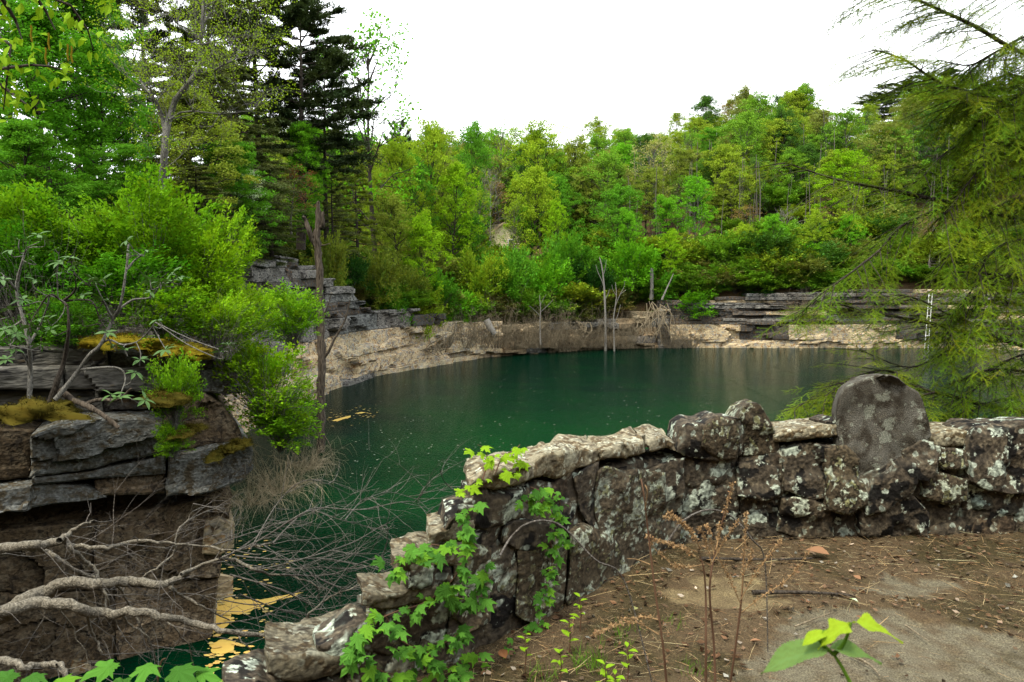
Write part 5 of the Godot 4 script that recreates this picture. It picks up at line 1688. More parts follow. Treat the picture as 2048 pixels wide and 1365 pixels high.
func parapet() -> void:
	rng.seed = 800
	var w := thing("stone_wall", "low rubble parapet crusted with lichen that curves round the terrace above the lake", "stone wall")
	var outw := func(px: float) -> Vector3: return Vector3(lerpf(-0.11, 0.0, smoothstep(500, 1250, px)), 0, lerpf(-0.27, -0.34, smoothstep(800, 1350, px)))
	var top_y := func(px: float) -> float: return at(px, along(CAP, px), wall_d(px)).y
	# core of mortar
	for seg in 14:
		var a := 440.0 + seg * 150.0
		var mb := MB.new()
		var P := func(u: float, v: float) -> Vector3:
			var px := a + 150.0 * u
			var q := at(px, 560, wall_d(px) + 0.016)
			return Vector3(q.x, lerpf(top_y.call(px) - 0.02, 4.6, v), q.z)
		block(mb, P, (outw.call(a + 75.0) as Vector3) * 0.86, 20, 14, 2, 0.05, 60.0, 0.02, Color.WHITE, 0.2)
		put("mortar", mb.mesh(), M.wall_dark, w)
	# rubble of the face, course by course
	var px := 520.0
	for row in 5:
		px = 500.0 + rng.randf() * 60.0
		while px < 2330.0:
			var d := wall_d(px)
			var l := rng.randf_range(0.16, 0.40) / d * F
			var x0 := px
			var x1 := px + l
			px = x1 + 4.0
			var hi: float = (top_y.call((x0 + x1) * 0.5)) - 4.86
			var rows := maxf(roundf(hi / 0.17), 2.0)
			if row >= rows:
				continue
			var y0 := 4.86 + hi * (row / rows) + rng.randf_range(-0.02, 0.02)
			var y1 := 4.86 + hi * ((row + 1) / rows) + rng.randf_range(-0.02, 0.02)
			var pr := rng.randf_range(-0.015, 0.03)
			var sk := rng.randf_range(-0.04, 0.04)
			var P := func(u: float, v: float) -> Vector3:
				var qx := lerpf(x0, x1, u)
				var vv := v * 2.0 - 1.0
				var uu := u * 2.0 - 1.0
				qx = lerpf(qx, (x0 + x1) * 0.5, 0.16 * vv * vv)          # rounded in outline
				var q := at(qx, 560, wall_d(qx) + pr + 0.004 + 0.022 * (uu * uu + vv * vv))
				return Vector3(q.x, lerpf(y1, y0, v) + sk * uu * (1.0 - 0.3 * vv), q.z)
			var mb := MB.new()
			block(mb, P, (outw.call(x0) as Vector3) * 0.5, 7, 6, 2, 0.045, 55.0, 0.022, tint(0.7, 1.35, 0.08), 0.2)
			put("stone", mb.mesh(), M.wall_lichen if rng.randf() < (0.34 if x0 < 1350 else 0.1) else M.wall_dark, w)
	# the stones that stand out, outline by outline
	var V := func(a: Array) -> Array:
		var q := []
		for k in range(0, a.size(), 2):
			q.append(Vector2(a[k], a[k + 1]))
		return q
	var H := [
		[[1678, 842, 1684, 800, 1698, 773, 1735, 757, 1768, 748, 1800, 757, 1840, 784, 1857, 820, 1866, 862], [1676, 985, 1684, 1012, 1704, 1016, 1740, 985, 1790, 940, 1835, 900, 1866, 868], -0.06, 0.3, "wall_slab", 0.028, 1.0],
		[[1660, 846, 1680, 836, 1692, 845], [1660, 868, 1678, 880, 1692, 872], -0.02, 0.9, "wall_dark", 0.02, 1.9],
		[[1553, 872, 1580, 862, 1620, 858, 1662, 852, 1684, 850], [1553, 888, 1600, 886, 1640, 878, 1684, 874], -0.03, 1.15, "wall_cap", 0.02, 1.15],
		[[1474, 838, 1482, 822, 1500, 810, 1522, 803, 1534, 822, 1546, 842, 1562, 886], [1482, 902, 1490, 918, 1530, 912, 1566, 906], 0.0, 0.8, "wall_lichen", 0.03, 0.8],
		[[1356, 876, 1360, 852, 1372, 844, 1408, 847, 1426, 836, 1434, 832, 1450, 838, 1474, 836, 1486, 850], [1354, 900, 1380, 915, 1440, 930, 1490, 915], -0.02, 0.8, "wall_dark", 0.03, 1.5],
		[[1404, 852, 1434, 836, 1474, 842, 1482, 880], [1400, 890, 1420, 912, 1450, 926, 1478, 920], -0.045, 0.5, "wall_lichen", 0.02, 1.0],
		[[1196, 908, 1230, 897, 1262, 892, 1290, 886], [1198, 930, 1250, 920, 1294, 908], -0.05, 1.3, "wall_cap", 0.05, 1.0],
		[[1294, 884, 1320, 876, 1352, 880], [1297, 908, 1330, 902, 1356, 898], -0.02, 1.2, "wall_cap", 0.045, 1.15],
		[[1652, 900, 1690, 892, 1722, 915], [1650, 1018, 1690, 1030, 1735, 1010], -0.075, 0.5, "wall_lichen", 0.03, 1.1],
		[[1726, 960, 1770, 930, 1812, 912, 1832, 925], [1730, 1030, 1770, 1024, 1826, 990], -0.075, 0.5, "wall_dark", 0.03, 1.5],
		[[1806, 905, 1845, 876, 1872, 886], [1816, 950, 1850, 962, 1876, 940], -0.075, 0.5, "wall_dark", 0.03, 1.3],
		[[1052, 934, 1090, 918, 1130, 906, 1196, 899], [1056, 962, 1100, 956, 1150, 944, 1200, 930], -0.02, 1.3, "wall_cap", 0.05, 0.9],
		[[938, 962, 968, 946, 1010, 936, 1060, 930], [934, 988, 980, 990, 1020, 978, 1064, 962], -0.05, 1.2, "wall_cap", 0.05, 1.0],
		[[1864, 872, 1900, 864, 1958, 862], [1864, 892, 1910, 894, 1962, 886], 0.0, 1.15, "wall_cap", 0.02, 1.0],
		[[1866, 888, 1900, 896, 1946, 900], [1862, 922, 1890, 940, 1934, 936], -0.04, 0.6, "wall_lichen", 0.02, 1.05],
		[[1936, 886, 1948, 862, 1966, 853, 2050, 848, 2160, 846], [1940, 962, 1970, 980, 2060, 990, 2160, 988], -0.05, 1.0, "wall_dark", 0.03, 1.7],
		[[1845, 950, 1880, 943, 1935, 955], [1846, 995, 1890, 1010, 1932, 1000], -0.03, 0.5, "wall_lichen", 0.03, 0.75],
		[[1194, 950, 1215, 938, 1250, 944, 1275, 940, 1330, 944], [1196, 1120, 1220, 1165, 1260, 1180, 1320, 1150], -0.05, 0.6, "wall_lichen", 0.03, 1.05],
		[[1150, 960, 1172, 936, 1196, 930], [1156, 1010, 1180, 1060, 1198, 1075], -0.03, 0.5, "wall_dark", 0.03, 1.8],
		[[1140, 1066, 1165, 1052, 1200, 1060, 1214, 1084], [1130, 1200, 1160, 1240, 1200, 1228, 1238, 1186], -0.06, 0.5, "wall_lichen", 0.03, 0.95],
		[[1286, 945, 1320, 928, 1372, 915], [1282, 1085, 1320, 1112, 1362, 1096], -0.03, 0.5, "wall_dark", 0.03, 1.35],
		[[1010, 1050, 1050, 1040, 1100, 1052], [1004, 1090, 1050, 1104, 1100, 1096], -0.05, 0.5, "wall_dark", 0.03, 1.4],
		[[1040, 1080, 1090, 1068, 1130, 1090], [1030, 1230, 1080, 1262, 1126, 1230], -0.04, 0.5, "wall_lichen", 0.03, 0.85],
		[[862, 1066, 890, 1056, 948, 1044], [864, 1092, 900, 1096, 950, 1082], -0.06, 0.8, "wall_cap", 0.04, 0.8],
		[[892, 1030, 915, 1016, 960, 1012], [886, 1062, 920, 1066, 962, 1054], -0.05, 0.7, "wall_dark", 0.04, 1.5],
		[[818, 1140, 850, 1130, 900, 1128], [812, 1178, 850, 1186, 902, 1172], -0.05, 0.7, "wall_dark", 0.04, 1.4],
		[[640, 1290, 690, 1256, 740, 1236], [640, 1320, 690, 1300, 744, 1274], -0.03, 0.6, "wall_dark", 0.05, 1.5],
		[[905, 1105, 940, 1092, 985, 1100], [900, 1240, 940, 1260, 985, 1240], -0.04, 0.5, "wall_lichen", 0.03, 0.8],
		[[920, 1010, 960, 990, 1010, 992, 1050, 985], [912, 1050, 960, 1062, 1010, 1050, 1046, 1040], -0.03, 0.7, "wall_dark", 0.04, 1.2],
		[[788, 1110, 860, 1104, 940, 1090], [790, 1136, 830, 1146, 880, 1140, 944, 1128], -0.05, 0.85, "wall_cap", 0.03, 0.7],
		[[722, 1192, 780, 1188, 876, 1170], [722, 1214, 760, 1226, 830, 1216, 880, 1196], -0.05, 0.85, "wall_cap", 0.03, 0.62],
		[[730, 1232, 790, 1215, 850, 1210], [726, 1300, 780, 1316, 850, 1300], -0.02, 0.8, "wall_lichen", 0.03, 0.7],
		[[540, 1318, 600, 1314, 660, 1304, 724, 1286], [542, 1352, 600, 1372, 660, 1360, 726, 1322], -0.04, 1.1, "wall_cap", 0.03, 0.5],
		[[440, 1400, 520, 1362, 600, 1362, 660, 1372], [440, 1500, 520, 1500, 600, 1500, 660, 1500], -0.02, 1.0, "wall_dark", 0.04, 1.6],
		[[690, 1330, 730, 1318, 780, 1330], [690, 1420, 730, 1430, 780, 1420], -0.03, 0.6, "wall_lichen", 0.03, 0.8],
		[[1480, 930, 1520, 920, 1560, 935], [1478, 990, 1520, 1005, 1558, 990], -0.02, 0.5, "wall_dark", 0.03, 1.3],
		[[1570, 900, 1620, 890, 1674, 892], [1566, 985, 1620, 1000, 1670, 985], -0.02, 0.5, "wall_dark", 0.03, 1.6],
		[[1560, 1000, 1620, 994, 1670, 1010], [1556, 1070, 1610, 1080, 1668, 1072], -0.02, 0.5, "wall_dark", 0.03, 1.1],
		[[1720, 1010, 1770, 975, 1820, 990, 1860, 1020], [1716, 1075, 1770, 1085, 1820, 1082, 1862, 1072], -0.03, 0.5, "wall_dark", 0.04, 1.3],
	]
	for s in H:
		var mb := MB.new()
		var wide: float = s[0][s[0].size() - 2] - s[0][0]
		var tall: float = s[1][1] - s[0][1]
		var mid: float = (s[0][0] + s[0][s[0].size() - 2]) * 0.5
		block(mb, pixel_block(V.call(s[0]), V.call(s[1]), wall_d, s[2]), (outw.call(mid) as Vector3) * s[3], clampi(int(wide / 7.0), 5, 30), clampi(int(tall / 7.0), 4, 32), 5, s[5], 60.0, 0.014, Color(s[6], s[6] * 0.97, s[6] * 0.92), 0.15, s[5] * 1.2, 0.02)
		put("stone", mb.mesh(), M[s[4]], w)


func terrace() -> void:
	# the floor: needle litter and earth, worn through to old paving
	rng.seed = 850
	var P := func(a: Array) -> PackedVector2Array:
		var q := PackedVector2Array()
		for k in range(0, a.size(), 2):
			var g := on_y(a[k], a[k + 1], LEDGE)
			q.append(Vector2(g.x, g.z))
		return q
	var slab: PackedVector2Array = P.call([1440, 1460, 1490, 1330, 1530, 1262, 1620, 1228, 1800, 1222, 1980, 1262, 2120, 1310, 2300, 1460])
	var slab2: PackedVector2Array = P.call([1700, 1178, 1790, 1160, 1880, 1156, 1930, 1172, 1840, 1190])
	var tan_: PackedVector2Array = P.call([1312, 1180, 1350, 1168, 1440, 1150, 1520, 1160, 1560, 1190, 1540, 1220, 1470, 1232, 1400, 1212])
	var xs := []
	var zs := []
	var x := -3.0
	while x < 9.0:
		xs.append(x)
		x += 0.03 if x > -1.0 and x < 4.0 else 0.25
	var z := 2.2
	while z > -5.0:
		zs.append(z)
		z -= 0.03 if z < -1.6 else 0.2
	var wallx := [Vector2(-4.72, 1.4), Vector2(-4.5, 0.9), Vector2(-4.2, 0.61), Vector2(-3.75, 0.26), Vector2(-3.35, -0.05), Vector2(-3.1, -0.25), Vector2(-2.78, -0.58), Vector2(-2.6, -0.79), Vector2(-1.0, -1.5), Vector2(2.5, -1.7)]
	var mb := MB.new()
	var grey_mask := func(q: Vector2) -> float:
		return 1.0 if Geometry2D.is_point_in_polygon(q, slab) or Geometry2D.is_point_in_polygon(q, slab2) else 0.0
	for zz in zs:
		for xx in xs:
			var j := Vector2(nz.get_noise_2d(xx * 60.0, zz * 60.0), nz.get_noise_2d(xx * 60.0 + 300.0, zz * 60.0)) * 0.16
			var q := Vector2(xx, zz) + j
			var g: float = grey_mask.call(q)
			var t := 1.0 if Geometry2D.is_point_in_polygon(q, tan_) else 0.0
			var y := LEDGE + 0.012 * nz.get_noise_2d(xx * 90.0, zz * 90.0) + 0.03 * nz.get_noise_2d(xx * 14.0, zz * 14.0) * (1.0 - g)
			if g + t > 0.0:
				y -= 0.008
			if xx < along(wallx, zz) - 0.25:
				y -= 1.2
			var c := Color(0.165, 0.12, 0.068)
			var nn := nz.get_noise_2d(xx * 25.0 + 90.0, zz * 25.0)
			c = c.lerp(Color(0.075, 0.062, 0.025), clampf(nn * 2.5, 0, 0.8))
			c = c.lerp(Color(0.25, 0.225, 0.16), g * clampf(0.85 + nz.get_noise_2d(xx * 120.0, zz * 120.0) * 1.4, 0.2, 1.0))
			c = c.lerp(Color(0.33, 0.26, 0.145), t * clampf(0.85 + nz.get_noise_2d(xx * 120.0, zz * 120.0), 0.2, 1.0))
			mb.v.append(Vector3(xx, y, zz))
			mb.c.append(c)
	var w := xs.size()
	for r in zs.size() - 1:
		for q in w - 1:
			var a := r * w + q
			mb.ix.append_array([a, a + w, a + 1, a + 1, a + w, a + w + 1])
	var st := SurfaceTool.new()
	st.create_from(mb.mesh(), 0)
	st.generate_normals()
	put("ground", st.commit(), M.ground, self, "structure")
	# litter
	var straw := MB.new()
	straw.tube(PackedVector3Array([Vector3.ZERO, Vector3(0.5, 0.02, 0.03), Vector3(1, 0, 0)]), PackedFloat32Array([0.012, 0.012, 0.006]), 3, Color.WHITE)
	var bits := MB.new()
	for k in 3:
		bits.leaf(Vector3(-0.5, 0, 0), Vector3(1, 0.1, 0).normalized(), Vector3(0, 0.25, 1).normalized(), 1.0, 0.6, Color.WHITE)
	var sets := [[], [], []]
	var cols := [[], [], []]
	for i in 24000:
		var xx := rng.randf_range(-1.0, 4.4)
		var zz := rng.randf_range(-4.75, -1.9)
		if xx < along(wallx, zz) + 0.02:
			continue
		var q := Vector2(xx, zz)
		var bare: bool = grey_mask.call(q) > 0.0 or Geometry2D.is_point_in_polygon(q, tan_)
		if bare and rng.randf() < 0.9:
			continue
		var kind := 0 if i % 20 > 4 else (1 if i % 20 > 0 else 2)
		var l := rng.randf_range(0.02, 0.06) if kind == 0 else (rng.randf_range(0.012, 0.045) if kind == 1 else rng.randf_range(0.06, 0.21))
		if kind == 2 and rng.randf() < 0.2:
			continue
		var fat := 1.0 if kind == 1 else (1.0 if kind == 0 else 0.5)
		var b := Basis.from_euler(Vector3(rng.randf_range(-0.4, 0.4), rng.randf() * TAU, rng.randf_range(-0.12, 0.2))).scaled_local(Vector3(l, l * fat, l * fat))
		sets[kind].append(Transform3D(b, Vector3(xx, LEDGE + 0.012 + 0.03 * nz.get_noise_2d(xx * 14.0, zz * 14.0), zz)))
		var c := tint(0.5, 1.5, 0.12)
		if kind == 0:
			c = Color(0.175, 0.112, 0.058) * c if rng.randf() < 0.62 else Color(0.36, 0.265, 0.145) * c
		elif kind == 1:
			c = Color(0.125, 0.078, 0.046) * c if rng.randf() < 0.88 else Color(0.32, 0.27, 0.21) * c
		else:
			c = Color(0.38, 0.29, 0.15) * c
		cols[kind].append(c)
	var li := thing("needle_litter", "rusty litter of needles, leaf scraps and straws strewn over the terrace floor", "litter")
	li.set_meta("kind", "stuff")
	var pm := plain(Color.WHITE, 0.95, 0.2)
	many("needles", straw.mesh(), pm, li, sets[0], cols[0])
	many("leaf_scraps", bits.mesh(), pm, li, sets[1], cols[1])
	many("straws", straw.mesh(), pm, li, sets[2], cols[2])
	# sticks and stones that can be told apart
	var S := [["long dark stick lying along the foot of the wall", [1400, 1118, 1480, 1119, 1560, 1120, 1625, 1117], 0.010], ["dark crooked stick across the middle of the terrace floor", [1505, 1186, 1580, 1185, 1640, 1187, 1712, 1192], 0.012], ["short straw-coloured stick near the big green leaves", [1812, 1252, 1836, 1268, 1858, 1283], 0.0045], ["pale bent stick beside the yellow-green leaf", [1590, 1254, 1630, 1238, 1665, 1226], 0.0045], ["curved brown stick on the grey paving", [1700, 1310, 1740, 1330, 1760, 1352], 0.006]]
	for s in S:
		var p := PackedVector3Array()
		for k in range(0, s[1].size(), 2):
			p.append(on_y(s[1][k], s[1][k + 1], LEDGE + 0.02))
		var q := smooth(p)
		var m := MB.new()
		m.tube(moved(q, q[0]), taper(q.size(), s[2], s[2] * 0.5, 0.15), 6, Color.WHITE, 0.1)
		var o := put("stick", m.mesh(), M.dark_bark if s[2] > 0.009 else M.tan_twig, self)
		o.position = q[0]
		tag(o, s[0], "stick")
	var ov := oval_leaf(0.6)
	for l in [[1700, 1198, 0.05, "flower", "white scrap of leaf beside the crooked dark stick"], [1660, 1110, 0.13, "dry_leaf", "large curled tan leaf at the foot of the wall under the tall slab"], [1272, 1215, 0.05, "pale", "pale fallen leaf on the litter near the lichened stones"], [1012, 1318, 0.07, "red", "orange dead leaf in the corner where the vine meets the ground"], [1722, 1160, 0.05, "dry_leaf", "small round brown leaf on the litter in the middle of the terrace"], [1500, 1283, 0.05, "dry_leaf", "curled brown leaf at the edge of the grey paving"]]:
		var o := put("fallen_leaf", ov, M[l[3]], self)
		var g := on_y(l[0], l[1], LEDGE + 0.03)
		o.transform = Transform3D(Basis.from_euler(Vector3(0.25, l[0], 0.2)).scaled(Vector3.ONE * l[2]), g)
		tag(o, l[4], "dead leaf")


func dead_branches() -> void:
	rng.seed = 900
	var BR := [
		["pale barkless limb with a splintered tip sticking out over the water", "limb_bark", [[-420, 1130, -200, 1112, -60, 1105, 0, 1098, 60, 1093, 100, 1087, 128, 1076], 0.058, 0.04, 4.3, 4.3],
			[[[118, 1082, 140, 1066, 165, 1050, 186, 1042], 0.03, 0.004], [[126, 1078, 132, 1088, 142, 1096, 168, 1122, 190, 1140, 196, 1165, 210, 1190, 214, 1225], 0.026, 0.008], [[136, 1090, 170, 1094, 215, 1097, 250, 1088, 285, 1083, 350, 1087, 420, 1096, 458, 1101, 520, 1110], 0.022, 0.006], [[52, 1093, 90, 1104, 120, 1120, 150, 1140, 185, 1156, 205, 1160], 0.028, 0.012], [[-20, 1106, 5, 1108, 12, 1109], 0.015, 0.006]]],
		["thick grey limb reaching out over the water from the side", "limb_bark", [[-420, 1420, -200, 1330, -60, 1255, 0, 1235, 40, 1205, 85, 1186, 130, 1168, 200, 1168, 262, 1163, 310, 1168, 340, 1166, 372, 1146], 0.085, 0.03, 4.0, 4.4],
			[[[362, 1150, 390, 1138, 420, 1124, 450, 1114, 490, 1098, 520, 1092, 546, 1088], 0.018, 0.006], [[440, 1116, 470, 1120, 505, 1138, 540, 1148, 575, 1152, 620, 1166, 680, 1190], 0.018, 0.005], [[340, 1166, 348, 1182, 365, 1195, 395, 1208, 420, 1224, 460, 1240], 0.02, 0.006], [[230, 1164, 245, 1190, 262, 1215, 280, 1250, 305, 1300], 0.014, 0.004], [[280, 1160, 310, 1138, 345, 1110, 352, 1085, 356, 1060, 380, 1030, 386, 1010], 0.012, 0.003], [[205, 1170, 215, 1200, 222, 1222, 236, 1250], 0.012, 0.004]]],
		["long grey limb below the thick one, drooping towards the wall", "limb_bark", [[-400, 1320, -200, 1262, -60, 1235, 0, 1226, 70, 1208, 110, 1206, 150, 1216, 210, 1228, 270, 1224, 330, 1238, 390, 1248, 440, 1262, 500, 1268, 545, 1275, 566, 1290], 0.07, 0.016, 3.9, 4.3],
			[[[552, 1272, 580, 1262, 605, 1245, 625, 1222, 650, 1200, 690, 1182, 722, 1172], 0.014, 0.006], [[240, 1225, 262, 1250, 290, 1270, 305, 1300, 320, 1340], 0.013, 0.005], [[170, 1222, 178, 1250, 190, 1280, 205, 1310, 225, 1325], 0.018, 0.007], [[330, 1238, 350, 1260, 375, 1290, 392, 1340], 0.01, 0.004], [[110, 1206, 140, 1250, 160, 1290, 190, 1345], 0.009, 0.004], [[470, 1268, 500, 1300, 520, 1330, 540, 1350], 0.008, 0.003], [[90, 1216, 85, 1250, 76, 1290], 0.007, 0.004]]],
		["low brown limb in the bottom corner behind the vine leaves", "limb_bark", [[-420, 1330, -200, 1330, -60, 1322, 0, 1322, 40, 1334, 80, 1334, 112, 1330, 135, 1352, 165, 1372, 200, 1420], 0.042, 0.018, 3.6, 3.6],
			[[[60, 1334, 72, 1360, 66, 1400], 0.01, 0.004], [[112, 1330, 140, 1340, 175, 1330], 0.008, 0.003]]],
	]
	for i in BR.size():
		var b: Array = BR[i]
		var spine: Array = b[2]
		var p := smooth(line(spine[0], spine[3], spine[4], 0.06))
		for k in range(1, p.size()):
			p[k] += rv() * 0.009
		var o := thing("dead_branch", b[0], "dead branch", p[0], "fallen branches over the water")
		var tw := MB.new()
		var m := MB.new()
		m.tube(moved(p, p[0]), taper(p.size(), spine[1] * 0.62, spine[2] * 0.55, 0.09), 9, Color.WHITE, 0.05)
		put("limb", m.mesh(), M[b[1]], o)
		var all := [[p, 0.4]]
		for s in b[3]:
			var q := smooth(line(s[0], spine[4], spine[4] + 0.25, 0.07))
			for k in range(1, q.size()):
				q[k] += rv() * 0.007
			var mb := MB.new()
			mb.tube(moved(q, p[0]), taper(q.size(), s[1] * 0.62, s[2] * 0.6, 0.1), 7, Color.WHITE, 0.04)
			put("side_branch", mb.mesh(), M[b[1]], o)
			all.append([q, 1.0])
		for a in all:
			var q: PackedVector3Array = a[0]
			for k in range(3, q.size(), 3 if a[1] > 0.5 else 7):
				if (q[k] as Vector3).x < -3.2:
					continue
				var along_ := (q[k] - q[k - 1]).normalized()
				for j in 1:
					var dir := (along_ * 0.8 + rv() * 0.9 + Vector3(0.25, 0.0, -0.1)).normalized()
					twigs(tw, tw, q[k] - p[0], dir, rng.randf_range(0.18, 0.5), 0.0032, 2, 2, 0.0, rng.randf_range(-0.7, 0.5))
		put("twigs", tw.mesh(), M.thin_grey, o, "stuff")
	# the fan of fine whips that reaches across to the wall
	var o := thing("twig_fan", "fan of fine bare whips arching from the fallen limbs towards the wall", "twigs", at(430, 1125, 4.5))
	var tw := MB.new()
	for l in [[[440, 1118, 520, 1080, 600, 1030, 640, 1016, 720, 1020, 800, 1005, 835, 1008, 860, 1040], 0.006], [[545, 1088, 580, 1050, 620, 1022, 680, 1040, 760, 1060], 0.005], [[470, 1112, 560, 1120, 640, 1118, 720, 1130, 790, 1150], 0.006], [[520, 1140, 600, 1120, 700, 1088, 760, 1055, 775, 1058, 770, 1100, 745, 1130], 0.005], [[460, 1150, 560, 1180, 640, 1220, 710, 1240], 0.006], [[500, 1100, 560, 1000, 620, 960, 700, 990], 0.004], [[480, 1190, 560, 1220, 620, 1230, 700, 1225], 0.005], [[690, 1040, 720, 1005, 740, 995, 780, 985, 835, 1000], 0.004], [[835, 1005, 845, 980, 860, 965], 0.003], [[560, 1150, 660, 1150, 740, 1120, 780, 1120], 0.005], [[440, 1200, 520, 1210, 600, 1180, 680, 1120, 740, 1105], 0.004], [[600, 1130, 650, 1165, 700, 1180, 740, 1175], 0.004], [[430, 1090, 520, 1060, 580, 1042, 640, 1050], 0.004], [[420, 1250, 520, 1235, 590, 1200, 650, 1195], 0.004], [[880, 940, 890, 965, 915, 985], 0.003], [[450, 1130, 560, 1140, 650, 1135, 735, 1148], 0.004]]:
		var q := smooth(line(l[0], 4.4, 4.9, 0.15), 5)
		tw.tube(moved(q, o.position), taper(q.size(), l[1], 0.0015, 0.1), 5, tint(0.8, 1.2, 0.04))
		for k in range(2, q.size(), 1):
			var along_ := (q[k] - q[k - 1]).normalized()
			var dir := (along_ * 0.9 + rv() * 0.8 + Vector3(0.3, 0.05, 0)).normalized()
			if rng.randf() < 0.45:
				continue
			twigs(tw, tw, q[k] - o.position, dir, rng.randf_range(0.12, 0.42), 0.0026, 1, 2, 0.0, rng.randf_range(-0.6, 0.6))
	put("whips", tw.mesh(), M.thin_grey, o, "stuff")


func hemlock_boughs() -> void:
	rng.seed = 950
	# a spray of hemlock: a twig with side twigs, all lined with short flat needles
	var kits := []
	for s in 3:
		var mb := MB.new()
		var lines := [[Vector3.ZERO, Vector3(0, -0.03, -0.24)]]
		for k in 6:
			var t := 0.12 + 0.14 * k
			var sg := 1.0 if k % 2 else -1.0
			lines.append([Vector3(0, -0.03 * t, -0.24 * t), Vector3(sg * rng.randf_range(0.07, 0.12) * (1.2 - t), -0.025, -0.24 * t - rng.randf_range(0.04, 0.08))])
		for l in lines:
			var d: Vector3 = l[1] - l[0]
			var len_ := d.length()
			d /= len_
			var side := d.cross(Vector3.UP).normalized()
			mb.blade(l[0], l[1] - l[0], Vector3.UP.cross(d).normalized(), 0.004, Color(0.55, 0.4, 0.5))
			var n := int(len_ / 0.0068)
			for k in n:
				var t := (k + 0.5) / n
				var sg := 1.0 if k % 2 else -1.0
				var nd := (side * sg + d * 0.55 + Vector3(0, rng.randf_range(-0.25, 0.2), 0)).normalized() * rng.randf_range(0.012, 0.018)
				mb.blade(l[0] + d * (len_ * t), nd, d, 0.0066, tint(0.6, 1.35, 0.1))
		kits.append(mb.mesh())
	var t := thing("hemlock_tree", "hemlock whose feathery boughs hang in from the side over the wall and the lake", "hemlock", Vector3(5.6, 4.6, -6.6))
	var o := t.position
	var bole := MB.new()
	bole.tube(PackedVector3Array([Vector3(0, -0.4, 0), Vector3(0.05, 3, 0.05), Vector3(0, 6, 0), Vector3(0.1, 9, 0.1), Vector3(0.1, 12, 0)]), PackedFloat32Array([0.24, 0.2, 0.17, 0.12, 0.05]), 12, Color.WHITE, 0.06)
	put("trunk", bole.mesh(), M.dark_bark, t)
	# spine, distance at trunk and tip, thickness, sprays, how far they droop
	var B := [
		[[2260, 150, 2060, 110, 1950, 52, 1880, 20, 1810, -10, 1740, -20], 6.0, 5.4, 0.020, 1.0],
		[[2260, 20, 2100, -10, 2000, -40, 1900, -60], 6.0, 5.4, 0.018, 1.2],
		[[2260, 260, 2060, 222, 1960, 190, 1880, 165, 1810, 120, 1750, 100], 6.2, 5.3, 0.018, 0.9],
		[[2260, 330, 2060, 300, 1970, 280, 1900, 300, 1850, 350], 6.0, 5.6, 0.016, 1.3],
		[[2260, 480, 2030, 436, 1900, 406, 1800, 384, 1740, 372, 1670, 358, 1572, 326], 6.2, 5.2, 0.024, 1.0],
		[[1905, 410, 1860, 425, 1800, 455, 1760, 500, 1690, 555, 1640, 590], 5.8, 5.3, 0.011, 0.9],
		[[2260, 600, 2060, 560, 1960, 546, 1900, 545], 6.2, 5.7, 0.02, 1.2],
		[[2260, 420, 2060, 395, 1990, 420, 1930, 470, 1880, 540], 6.0, 5.6, 0.014, 1.3],
		[[2260, 760, 2040, 690, 1930, 664, 1840, 642, 1740, 626, 1680, 610, 1612, 618], 6.2, 5.5, 0.022, 0.85],
		[[2260, 700, 2060, 660, 1980, 655, 1900, 700, 1820, 735, 1720, 700], 6.3, 5.7, 0.014, 0.6],
		[[2260, 860, 2050, 825, 1960, 808, 1900, 792, 1850, 782, 1780, 770, 1700, 775, 1620, 800, 1590, 820], 6.4, 5.6, 0.024, 0.7],
		[[2260, 770, 2060, 745, 1980, 740, 1900, 770], 6.2, 5.8, 0.014, 1.2],
		[[2260, 200, 2100, 180, 2010, 200, 1960, 240], 6.0, 5.6, 0.014, 1.4],
		[[2260, 520, 2080, 480, 1990, 500, 1940, 590], 6.0, 5.6, 0.014, 1.4],
		[[2260, 640, 2080, 620, 1990, 600, 1920, 640, 1890, 700], 6.0, 5.7, 0.013, 1.3],
		[[2260, 350, 2080, 350, 1980, 365, 1900, 360, 1830, 330], 6.3, 5.8, 0.014, 1.1],
		[[1860, 782, 1780, 760, 1720, 775, 1660, 830, 1640, 845], 5.7, 5.5, 0.009, 0.6],
		[[2260, 560, 2090, 540, 2000, 560, 1930, 610, 1880, 650], 6.0, 5.7, 0.012, 1.2],
		[[2260, 250, 2090, 260, 2010, 290, 1950, 350, 1900, 420], 6.0, 5.6, 0.013, 1.2],
		[[2260, 150, 2080, 160, 2010, 150, 1930, 190], 6.3, 5.8, 0.013, 1.2],
		[[2260, 400, 2100, 440, 2030, 520, 1990, 600], 6.3, 5.9, 0.012, 1.2],
		[[2260, 680, 2100, 700, 2020, 720, 1960, 770, 1900, 830], 6.3, 5.9, 0.012, 0.9],
		[[2260, 800, 2100, 790, 2000, 800, 1930, 830], 6.3, 5.9, 0.012, 0.9],
		[[1870, 785, 1800, 800, 1720, 800, 1660, 815, 1610, 845], 5.8, 5.5, 0.009, 0.4],
		[[1850, 780, 1790, 745, 1740, 745, 1690, 765, 1655, 790], 5.8, 5.5, 0.009, 0.5],
		[[1980, 660, 1900, 630, 1840, 600, 1800, 590], 5.9, 5.6, 0.009, 0.9],
		[[2260, 100, 2080, 70, 2000, 100, 1940, 130, 1880, 120], 6.2, 5.8, 0.013, 1.2],
	]
